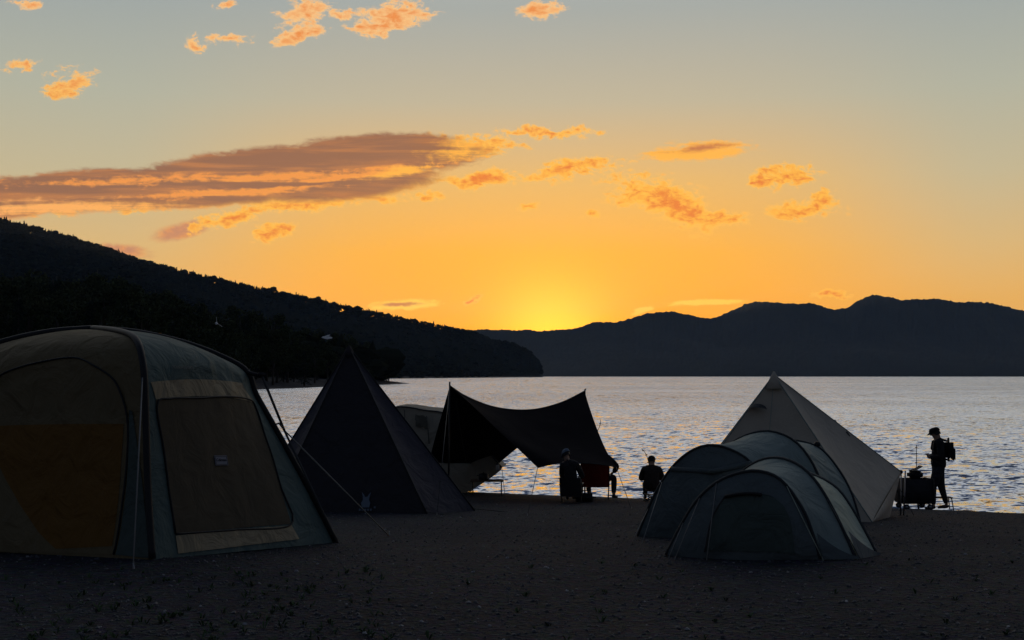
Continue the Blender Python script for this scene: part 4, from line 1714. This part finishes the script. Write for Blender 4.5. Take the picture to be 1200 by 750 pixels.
def build_gear():
    # rods
    def rod(label, pts, r0=.011):
        q = pts[0]
        root = thing('fishing_rod', q, label, 'fishing rod')
        rs = resample(pts, 22)
        MB().tube(rs, [r0 + (.006 - r0) * i / 21 for i in range(22)], 6).build('rod_blank', M['black_metal'], root, True)
        MB().tube(rs[:3], r0 * 1.8, 8).build('grip', M['plastic'], root, True)
        for k in (8, 12, 15, 18, 20):
            MB().tube([rs[k] + Vector((-.03, 0, 0)), rs[k] + Vector((.02, 0, .01))], .009, 5).build('line_guide', M['metal'], root, True)
        return root
    a = ground_pt(1074, 26.6)
    rod('thin upright rod with guides behind the loaded cart', [a, P(1074, 575, 26.6), P(1074, 545, 26.6), P(1074, 521, 26.6)])
    a = ground_pt(692, 29.6)
    rod('thin rod with a bent tip rising past the right edge of the tarp', [a, P(691, 550, 29.6), P(696, 508, 29.6), P(700, 505, 29.6), P(703, 499, 29.6), P(704, 492, 29.6)])
    a = ground_pt(766, 27.3)
    rod('short curved rod leaning by the head of the lone sitter', [a, P(764, 560, 27.2), P(759.5, 540, 27.2), P(757, 532, 27.2), P(752, 526, 27.2)])
    # cart
    g = ground_pt(1069, 25.9)
    c = thing('folding_cart', g, 'black folding cart with a cloth body standing between the beige tent and the standing person', 'cart', rz=R(3))
    mb = MB()
    t = .02
    mb.box((0, 0, .13), (.62, .42, t), 0, .004)
    for sx in (-1, 1):
        mb.box((sx * .315, 0, .37), (t, .42, .48), 0, .006)
    for sy in (-1, 1):
        mb.box((0, sy * .22, .37), (.65, t, .48), 0, .006)
    mb.build('cloth_body', M['dark_chair'], c)
    for sx in (-1, 1):
        MB().tube([(sx * .31, -.235, .61), (sx * .31, .235, .61)], .012, 6).build('rail', M['black_metal'], c)
        for sy in (-1, 1):
            MB().tube([(sx * .31, sy * .235, .13), (sx * .31, sy * .235, .62)], .012, 6).build('post', M['black_metal'], c)
            w = MB()
            w.tube([(sx * .24, sy * .22 - .02, .058), (sx * .24, sy * .22 + .02, .058)], .058, 16)
            wh = w.build('wheel', M['plastic'], c)
            MB().tube([(sx * .24, sy * .22 - .023, .058), (sx * .24, sy * .22 + .023, .058)], .03, 12).build('hub', M['metal'], wh)
    MB().tube([(-.31, -.1, .25), (-.42, -.1, .45), (-.44, -.1, .62), (-.44, .1, .62)], .011, 6).build('handle', M['black_metal'], c)
    # bag on the cart
    b = thing('duffel_bag', g + Vector((0, 0, .61)), 'black bag with a raised flap lying on top of the folding cart', 'bag', rz=R(3))
    mb = MB()
    mb.box((.02, 0, .075), (.26, .30, .17), 0, .05)
    mb.build('bag_body', M['pack'], b)
    MB().grid([[Vector((-.09 + .24 * i / 5, -.12 + .24 * j / 5, .165 + .09 * (i / 5) ** 2)) for j in range(6)] for i in range(6)]).build('flap', M['pack'], b)
    MB().tube([(-.08, -.15, .1), (-.03, -.18, .16), (.06, -.18, .16), (.12, -.15, .1)], .009, 6).build('strap', M['pack'], b)
    # low bench behind the legs of the standing man
    g = ground_pt(1100, 26.9)
    t = thing('folding_bench', g, 'low folding bench behind the legs of the standing person', 'bench')
    MB().box((0, 0, .265), (.44, .26, .022), 0, .006).build('bench_top', M['wood'], t)
    for sx in (-1, 1):
        for sy in (-1, 1):
            MB().tube([(sx * .19, sy * .10, .255), (sx * .225, sy * .12, 0)], .011, 6).build('leg', M['black_metal'], t)
    MB().tube([(-.215, -.12, .08), (.215, -.12, .08)], .008, 6).build('stretcher', M['black_metal'], t)
    # low table with gear below the beige awning
    g = ground_pt(571, 28.0)
    t = thing('camp_table', g, 'low dark camp table below the pointed awning of the beige tent', 'table')
    MB().box((0, 0, .31), (.72, .42, .025), 0, .008).build('table_top', M['wood'], t)
    for sx in (-1, 1):
        MB().tube([(sx * .31, -.18, .30), (sx * .31, .18, 0)], .012, 6).build('leg', M['black_metal'], t)
        MB().tube([(sx * .31, .18, .30), (sx * .31, -.18, 0)], .012, 6).build('leg', M['black_metal'], t)
    gg = g + Vector((-.08, 0, .3225))
    b = thing('cook_pot', gg, 'dark lidded pot standing on the low camp table', 'pot')
    MB().tube([(0, 0, 0), (0, 0, .015), (0, 0, .12), (0, 0, .125)], [.09, .105, .105, .1], 18).build('pot_body', M['plastic'], b)
    lid = MB().tube([(0, 0, .126), (0, 0, .135), (0, 0, .15)], [.11, .105, .03], 18).build('lid', M['plastic'], b)
    MB().ball((0, 0, .162), .016, 8, 6).build('knob', M['plastic'], lid)
    for sx in (-1, 1):
        MB().tube([(sx * .1, -.03, .095), (sx * .14, -.03, .10), (sx * .14, .03, .10), (sx * .1, .03, .095)], .007, 6).build('handle', M['black_metal'], b)
    # white lamp hanging at the awning tip
    q = P(583, 546, 28.9)
    l = thing('hanging_lantern', q, 'small pale lantern hanging at the tip of the beige awning', 'lantern')
    MB().tube([(0, 0, -.10), (0, 0, -.09), (0, 0, .02), (0, 0, .03)], [.03, .042, .042, .028], 12).build('lamp_body', M['white_plastic'], l)
    MB().tube([(0, 0, .03), (0, 0, .06)], [.035, .02], 10).build('lid', M['plastic'], l)
    MB().tube([(.0, 0, .06), (.03, 0, .10), (.07, 0, .11), (.09, 0, .16)], .008, 6).build('hook', M['black_metal'], l)
    # cooler beside the red chair
    g = ground_pt(655, 25.6)
    k = thing('equipment_bag', ground_pt(684, 25.3), 'low dark gear bag lying on the gravel in front of the red chair', 'bag', rz=R(10))
    MB().box((0, 0, .085), (.46, .24, .17), 0, .07).build('bag_body', M['pack'], k)
    MB().tube([(-.1, 0, .165), (-.06, 0, .22), (.06, 0, .22), (.1, 0, .165)], .010, 6).build('handle', M['pack'], k)


def build_gulls():
    def gull(px, py, d, label, roll, span, rz):
        p = P(px, py, d)
        root = thing('gull', p, label, 'bird', None, rz)
        root.rotation_euler = (0, roll, rz)
        MB().tube([(0, -.24, 0), (0, -.16, .01), (0, 0, .01), (0, .14, .02), (0, .22, .03), (0, .27, .02)], [.015, .05, .075, .055, .035, .008], 8).build('body', M['gull'], root)
        for sx, dih in ((-1, .55), (1, .75)):
            rows = []
            for i in range(8):
                t = i / 7
                x = sx * span * t
                z = .03 + dih * span * (t - .35 * t * t)
                c = .15 * (1 - t) ** .6 + .02
                y0 = .05 - .18 * t * t
                rows.append([Vector((x, y0 + c * (.5 - k / 4), z + .012 * math.sin(math.pi * k / 4))) for k in range(5)])
            MB().grid(rows).build('wing', M['gull'], root)
    gull(383.5, 396, 62, 'white gull flying level with raised wings in front of the wood', 0, .26, R(100))
    gull(253.5, 379, 75, 'white gull banking steeply in front of the dark trees', R(62), .34, R(20))


# ------------------------------------------------------------------ sky, sun, haze
SUN_AZ = math.atan2(45, F)
SUN_EL = R(1.35)


def build_world():
    w = bpy.data.worlds.new('World')
    scene.world = w
    w.use_nodes = True
    nt = w.node_tree
    L = nt.links.new
    bg = nt.nodes['Background']

    def lk(s, v):
        if isinstance(v, (int, float)):
            s.default_value = v
        elif isinstance(v, tuple):
            s.default_value = v if len(v) == len(s.default_value) else (*v, 1)
        else:
            L(v, s)

    def ma(op, *a, clamp=False):
        n = nt.nodes.new('ShaderNodeMath')
        n.operation = op
        n.use_clamp = clamp
        for i, v in enumerate(a):
            lk(n.inputs[i], v)
        return n.outputs[0]

    def ss(x, a, b):
        n = nt.nodes.new('ShaderNodeMapRange')
        n.interpolation_type = 'SMOOTHSTEP'
        lk(n.inputs[0], x)
        n.inputs[1].default_value = a
        n.inputs[2].default_value = b
        return n.outputs[0]

    def mix(f, a, b, mode='MIX'):
        n = nt.nodes.new('ShaderNodeMix')
        n.data_type = 'RGBA'
        n.blend_type = mode
        lk(n.inputs[0], f)
        lk(n.inputs[6], a)
        lk(n.inputs[7], b)
        return n.outputs[2]

    def ramp(x, stops):
        n = nt.nodes.new('ShaderNodeValToRGB')
        cr = n.color_ramp
        while len(cr.elements) < len(stops):
            cr.elements.new(0.5)
        for e, (p, c) in zip(cr.elements, stops):
            e.position = p
            e.color = (*srgb(*c), 1)
        lk(n.inputs[0], x)
        return n.outputs[0]
    tc = nt.nodes.new('ShaderNodeTexCoord')
    vec = tc.outputs['Generated']
    sp = nt.nodes.new('ShaderNodeSeparateXYZ')
    L(vec, sp.inputs[0])
    x, y, z = sp.outputs
    # cosine of the azimuth away from the sun
    hl = ma('SQRT', ma('ADD', ma('MULTIPLY', x, x), ma('MULTIPLY', y, y)))
    ca = ma('DIVIDE', ma('ADD', ma('MULTIPLY', x, math.sin(SUN_AZ)), ma('MULTIPLY', y, math.cos(SUN_AZ))), ma('MAXIMUM', hl, 1e-4))
    zc = ma('MAXIMUM', z, 0.0)
    near = ramp(zc, [(0, (255, 160, 2)), (.045, (255, 164, 0)), (.095, (250, 172, 40)), (.15, (230, 179, 100)), (.21, (190, 178, 150)), (.28, (163, 168, 163)), (.42, (208, 206, 203)), (.66, (178, 184, 194)), (.88, (60, 74, 100)), (1, (38, 48, 68))])
    side = ramp(zc, [(0, (240, 166, 66)), (.055, (231, 171, 80)), (.10, (214, 177, 116)), (.15, (194, 179, 142)), (.21, (176, 176, 157)), (.28, (156, 164, 162)), (.42, (203, 204, 204)), (.66, (178, 184, 194)), (.88, (60, 74, 100)), (1, (38, 48, 68))])
    back = ramp(zc, [(0, (80, 76, 84)), (.12, (80, 83, 94)), (.35, (66, 77, 96)), (1, (38, 48, 66))])
    f1 = ss(ca, .945, 1.0)
    f2 = ss(ca, .45, .93)
    sky = mix(f1, side, near)
    sky = mix(f2, back, sky)
    # sun glow just above the ridge
    dt = nt.nodes.new('ShaderNodeVectorMath')
    dt.operation = 'DOT_PRODUCT'
    L(vec, dt.inputs[0])
    dt.inputs[1].default_value = (math.sin(SUN_AZ) * math.cos(SUN_EL), math.cos(SUN_AZ) * math.cos(SUN_EL), math.sin(SUN_EL))
    om = ma('SUBTRACT', 1.0, dt.outputs['Value'])
    g1 = ma('EXPONENT', ma('MULTIPLY', om, -1 / (2 * R(1.7) ** 2 / 2)))
    g2 = ma('EXPONENT', ma('MULTIPLY', om, -1 / (2 * R(4.0) ** 2 / 2)))
    sky = mix(g2, sky, (*[c for c in (0.10, 0.045, -0.01)], 1), 'ADD')
    sky = mix(g1, sky, (.6, .42, .03, 1), 'ADD')

    # clouds: far away, given by their bearing and height above the horizon
    yc = ma('MAXIMUM', y, .02)
    X = ma('MULTIPLY_ADD', ma('DIVIDE', x, yc), F, 600.0)
    Z = ma('SUBTRACT', 440.5, ma('MULTIPLY', ma('DIVIDE', z, yc), F))
    cb = nt.nodes.new('ShaderNodeCombineXYZ')
    L(X, cb.inputs[0])
    L(Z, cb.inputs[1])
    wn = nt.nodes.new('ShaderNodeTexNoise')
    wn.inputs['Scale'].default_value = 1 / 34
    wn.inputs['Detail'].default_value = 5
    wn.inputs['Roughness'].default_value = .6
    L(cb.outputs[0], wn.inputs['Vector'])
    wv = nt.nodes.new('ShaderNodeVectorMath')
    wv.operation = 'MULTIPLY_ADD'
    L(wn.outputs['Color'], wv.inputs[0])
    wv.inputs[1].default_value = (52, 30, 0)
    L(cb.outputs[0], wv.inputs[2])
    wo = nt.nodes.new('ShaderNodeVectorMath')
    wo.operation = 'SUBTRACT'
    L(wv.outputs[0], wo.inputs[0])
    wo.inputs[1].default_value = (26, 15, 0)
    pv = wo.outputs[0]
    pv0 = cb.outputs[0]

    def fbm(sx, sy, detail, rough, off=0.0, dist=0.0, pv=None):
        pv = pv or pv0
        mp = nt.nodes.new('ShaderNodeMapping')
        mp.inputs['Scale'].default_value = (1 / sx, 1 / sy, 1)
        mp.inputs['Location'].default_value = (off, off * 1.7, off)
        L(pv, mp.inputs[0])
        n = nt.nodes.new('ShaderNodeTexNoise')
        n.inputs['Scale'].default_value = 1
        n.inputs['Detail'].default_value = detail
        n.inputs['Roughness'].default_value = rough
        n.inputs['Distortion'].default_value = dist
        L(mp.outputs[0], n.inputs['Vector'])
        return ma('SUBTRACT', n.outputs['Fac'], .5)
    nA = fbm(60, 24, 10, .66, 3.1, .6)
    nB = fbm(17, 9, 8, .66, 9.7, .5)
    nC = fbm(150, 11, 7, .6, 5.2, .5)

    def ell(cx, cy, rx, ry, rot=0, pv=None):
        pv = pv or pv0
        mp = nt.nodes.new('ShaderNodeMapping')
        mp.vector_type = 'TEXTURE'
        mp.inputs['Location'].default_value = (cx, cy, 0)
        mp.inputs['Rotation'].default_value = (0, 0, R(-rot))
        mp.inputs['Scale'].default_value = (rx, ry, 1)
        L(pv, mp.inputs[0])
        n = nt.nodes.new('ShaderNodeVectorMath')
        n.operation = 'LENGTH'
        L(mp.outputs[0], n.inputs[0])
        return ma('SUBTRACT', 1.0, n.outputs['Value'])

    def union(lst, warp=False):
        q = None
        for e in lst:
            v = ell(*e, pv=pv) if warp else ell(*e)
            q = v if q is None else ma('MAXIMUM', q, v)
        return q
    big = union([(440, 181, 150, 30, 3), (300, 200, 200, 32, 6), (100, 224, 190, 30, 2), (-40, 232, 150, 30, 0), (400, 212, 130, 28, 4), (210, 228, 150, 20, 2)])
    dim = union([(130, 293, 62, 11, -4), (210, 271, 46, 13, 14)])
    small = union([(545, 168, 75, 16, 4), (380, 234, 115, 11, 5), (265, 255, 55, 12, 15), (90, 243, 170, 10, 1), (320, 273, 28, 11, 20),
                   (350, 10, 42, 15, 16), (352, 38, 22, 7, 10), (398, 12, 20, 6, -15), (455, 16, 52, 17, 8), (440, 26, 32, 14, 5), (265, 43, 34, 10, 4), (222, 49, 12, 12, -40), (350, 36, 30, 13, 15), (20, 73, 30, 10, 4), (80, 93, 38, 19, 18), (66, 104, 24, 12, 0),
                   (640, 153, 70, 7, 1), (668, 197, 72, 13, 9), (565, 208, 55, 11, 5), (770, 229, 64, 24, -10), (800, 245, 54, 21, -20), (840, 256, 46, 13, -10),
                   (928, 203, 36, 15, 4), (893, 211, 18, 9, 0), (948, 243, 46, 12, 0), (968, 233, 14, 18, 0), (619, 241, 15, 7, 0), (693, 251, 12, 6, 0),
                   (975, 346, 26, 5, 3), (554, 355, 14, 5, 20), (634, 5, 26, 10, 0), (262, 2, 18, 8, 0), (28, 0, 22, 9, 0), (495, 228, 18, 8, 0)], True)
    lens = union([(822, 175, 88, 14, 5), (470, 357, 55, 8, 1), (828, 354, 60, 4.5, 2), (752, 364, 18, 5, 20)])
    glow0 = ss(ca, .95, .99)
    a_big = ss(ma('ADD', big, ma('ADD', ma('MULTIPLY', nA, .45), ma('MULTIPLY', nB, .4))), .02, .26)
    a_dim = ss(ma('ADD', dim, ma('MULTIPLY', nA, 1.3)), .05, .6)
    den = ma('ADD', small, ma('ADD', ma('MULTIPLY', nA, 1.7), ma('ADD', ma('MULTIPLY', nB, 1.9), ma('MULTIPLY', fbm(9, 6, 5, .65, 6.3, .4), .9))))
    den = ma('ADD', den, ma('MULTIPLY', glow0, .22))
    a_sm = ss(den, .14, .62)
    a_ln = ss(ma('ADD', lens, ma('ADD', ma('MULTIPLY', nC, 1.3), ma('MULTIPLY', nB, 1.2))), .08, .5)
    # how bright the lit parts are falls off away from the sun
    glow = ss(ca, .92, 1.0)
    lit = mix(glow, (*srgb(250, 172, 92), 1), (*srgb(255, 178, 58), 1))
    hi = ss(z, .17, .27)
    lit = mix(hi, lit, (*srgb(250, 182, 112), 1))
    shade_big = mix(ss(nC, -.10, .16), (*srgb(142, 92, 66), 1), (*srgb(180, 112, 64), 1))
    fine = fbm(8, 5, 6, .65, 1.9, .3)
    smid = union([(130, 212, 220, 8, 2), (330, 206, 120, 6, 3), (430, 203, 120, 7, 7), (290, 223, 160, 6, 4)])
    fm = ss(ma('ADD', smid, ma('ADD', ma('MULTIPLY', nC, 3.0), ma('MULTIPLY', nB, 2.4))), .02, .8)
    slow = union([(70, 243, 190, 13, 1), (330, 243, 190, 10, 2), (545, 172, 75, 22, 8), (470, 200, 75, 9, 10)])
    fs = ss(ma('ADD', slow, ma('ADD', ma('MULTIPLY', nC, 1.9), ma('MULTIPLY', nB, 1.3))), .15, .95)
    edge_b = ss(ma('ADD', big, ma('MULTIPLY', nA, .5)), .40, .02)
    low = ss(ma('SUBTRACT', Z, ma('MULTIPLY', X, -.055)), 205, 262)
    fs = ma('MAXIMUM', fs, ma('MULTIPLY', edge_b, ma('MULTIPLY_ADD', low, .9, .0)))
    shade_big = mix(fm, shade_big, (*srgb(238, 146, 60), 1))
    rim_b = ss(ma('ADD', big, ma('MULTIPLY', nB, .3)), .13, .0)
    shade_big = mix(ma('MULTIPLY', rim_b, .35), shade_big, (*srgb(178, 150, 132), 1))
    c_big = mix(fs, shade_big, lit)
    tex = ma('ADD', ma('MULTIPLY', nB, 1.2), ma('MULTIPLY', fine, .9))
    core_s = ss(ma('ADD', den, tex), .40, 1.5)
    rim = mix(hi, (*srgb(255, 184, 56), 1), (*srgb(250, 192, 122), 1))
    deep = mix(hi, (*srgb(232, 114, 22), 1), (*srgb(240, 138, 48), 1))
    core_s = mix(1.0, core_s, 1.0, 'MULTIPLY') if 0 else core_s
    wisp = ss(den, .70, .20)
    c_sm = mix(ma('MULTIPLY', wisp, .32), mix(core_s, rim, deep), mix(hi, (*srgb(250, 196, 112), 1), (*srgb(240, 204, 158), 1)))
    core_l = ss(ma('ADD', union([(826, 171.5, 60, 7, 5), (466, 356.5, 42, 4, 1)]), ma('ADD', ma('MULTIPLY', nC, 1.2), ma('MULTIPLY', nB, 1.2))), .1, .8)
    c_ln = mix(core_l, mix(ma('SUBTRACT', 1.0, ss(z, .07, .12)), lit, (*srgb(255, 200, 66), 1)), (*srgb(196, 112, 58), 1))
    sky = mix(ma('MULTIPLY', a_dim, .85), sky, mix(ss(nB, -.15, .2), (*srgb(190, 120, 92), 1), (*srgb(224, 140, 72), 1)))
    sky = mix(ma('MULTIPLY', a_sm, .92), sky, c_sm)
    sky = mix(ma('MULTIPLY', a_ln, .95), sky, c_ln)
    sky = mix(ma('MULTIPLY', a_big, .96), sky, c_big)
    ext = ma('EXPONENT', ma('MULTIPLY', ma('MINIMUM', ma('DIVIDE', 620.0, ma('MAXIMUM', z, .01)), 9500.0), HAZE * .6))
    ext = ma('MULTIPLY', ext, ma('ADD', ma('MULTIPLY', ss(z, -.02, .0), 1.0), 0.0))
    ext = ma('MAXIMUM', ext, 1.0)
    sky = mix(1.0, sky, ext, 'MULTIPLY')
    bg.inputs['Strength'].default_value = 1.0
    L(sky, bg.inputs['Color'])
    # the physical sky of a sun on the horizon underneath
    ns = nt.nodes.new('ShaderNodeTexSky')
    ns.sky_type = 'NISHITA'
    ns.sun_disc = False
    ns.sun_elevation = SUN_EL
    ns.sun_rotation = SUN_AZ
    bg2 = nt.nodes.new('ShaderNodeBackground')
    L(ns.outputs[0], bg2.inputs['Color'])
    bg2.inputs['Strength'].default_value = NISHITA
    ad = nt.nodes.new('ShaderNodeAddShader')
    L(bg.outputs[0], ad.inputs[0])
    L(bg2.outputs[0], ad.inputs[1])
    L(ad.outputs[0], nt.nodes['World Output'].inputs['Surface'])
    w.cycles.sampling_method = 'MANUAL'
    w.cycles.sample_map_resolution = 1024


NISHITA = 0.006


def build_sun():
    l = bpy.data.lights.new('sun', 'SUN')
    l.energy = 2.0
    l.angle = R(0.5)
    l.color = (1.0, 0.55, 0.25)
    o = bpy.data.objects.new('sun', l)
    COL.objects.link(o)
    d = -Vector((math.sin(SUN_AZ) * math.cos(SUN_EL), math.cos(SUN_AZ) * math.cos(SUN_EL), math.sin(SUN_EL)))
    o.rotation_euler = d.to_track_quat('-Z', 'Y').to_euler()
    o.location = (0, -20, 40)


def build_haze():
    mb = MB()
    mb.box((0, 1200, 295), (19600, 20000, 630))
    m = bpy.data.materials.new('haze')
    m.use_nodes = True
    nt = m.node_tree
    nt.nodes.clear()
    out = nt.nodes.new('ShaderNodeOutputMaterial')
    v = nt.nodes.new('ShaderNodeVolumePrincipled')
    v.inputs['Color'].default_value = (.34, .56, 1.0, 1)
    v.inputs['Density'].default_value = HAZE
    v.inputs['Anisotropy'].default_value = 0.55
    nt.links.new(v.outputs[0], out.inputs['Volume'])
    o = mb.build('haze', m, smooth=False)
    tag(o, 'thin blue evening haze over the lake and the far mountains', 'haze', kind='stuff')


build_world()
build_sun()
build_ground()
build_water()
build_mountains()
build_forest()
build_wood()
build_gravel()
build_dome()
build_pyramid()
build_beige()
build_tarp()
build_bell()
build_tunnels()
build_campers()
build_gear()
build_gulls()
build_haze()

vs = scene.view_settings
vs.view_transform = 'Standard'
vs.look = 'None'
vs.exposure = 0.0
vs.gamma = 1.0
vs.use_curve_mapping = False
scene.cycles.use_denoising = True
scene.cycles.max_bounces = 5
scene.cycles.volume_bounces = 0
scene.cycles.use_adaptive_sampling = True
scene.cycles.adaptive_threshold = 0.01
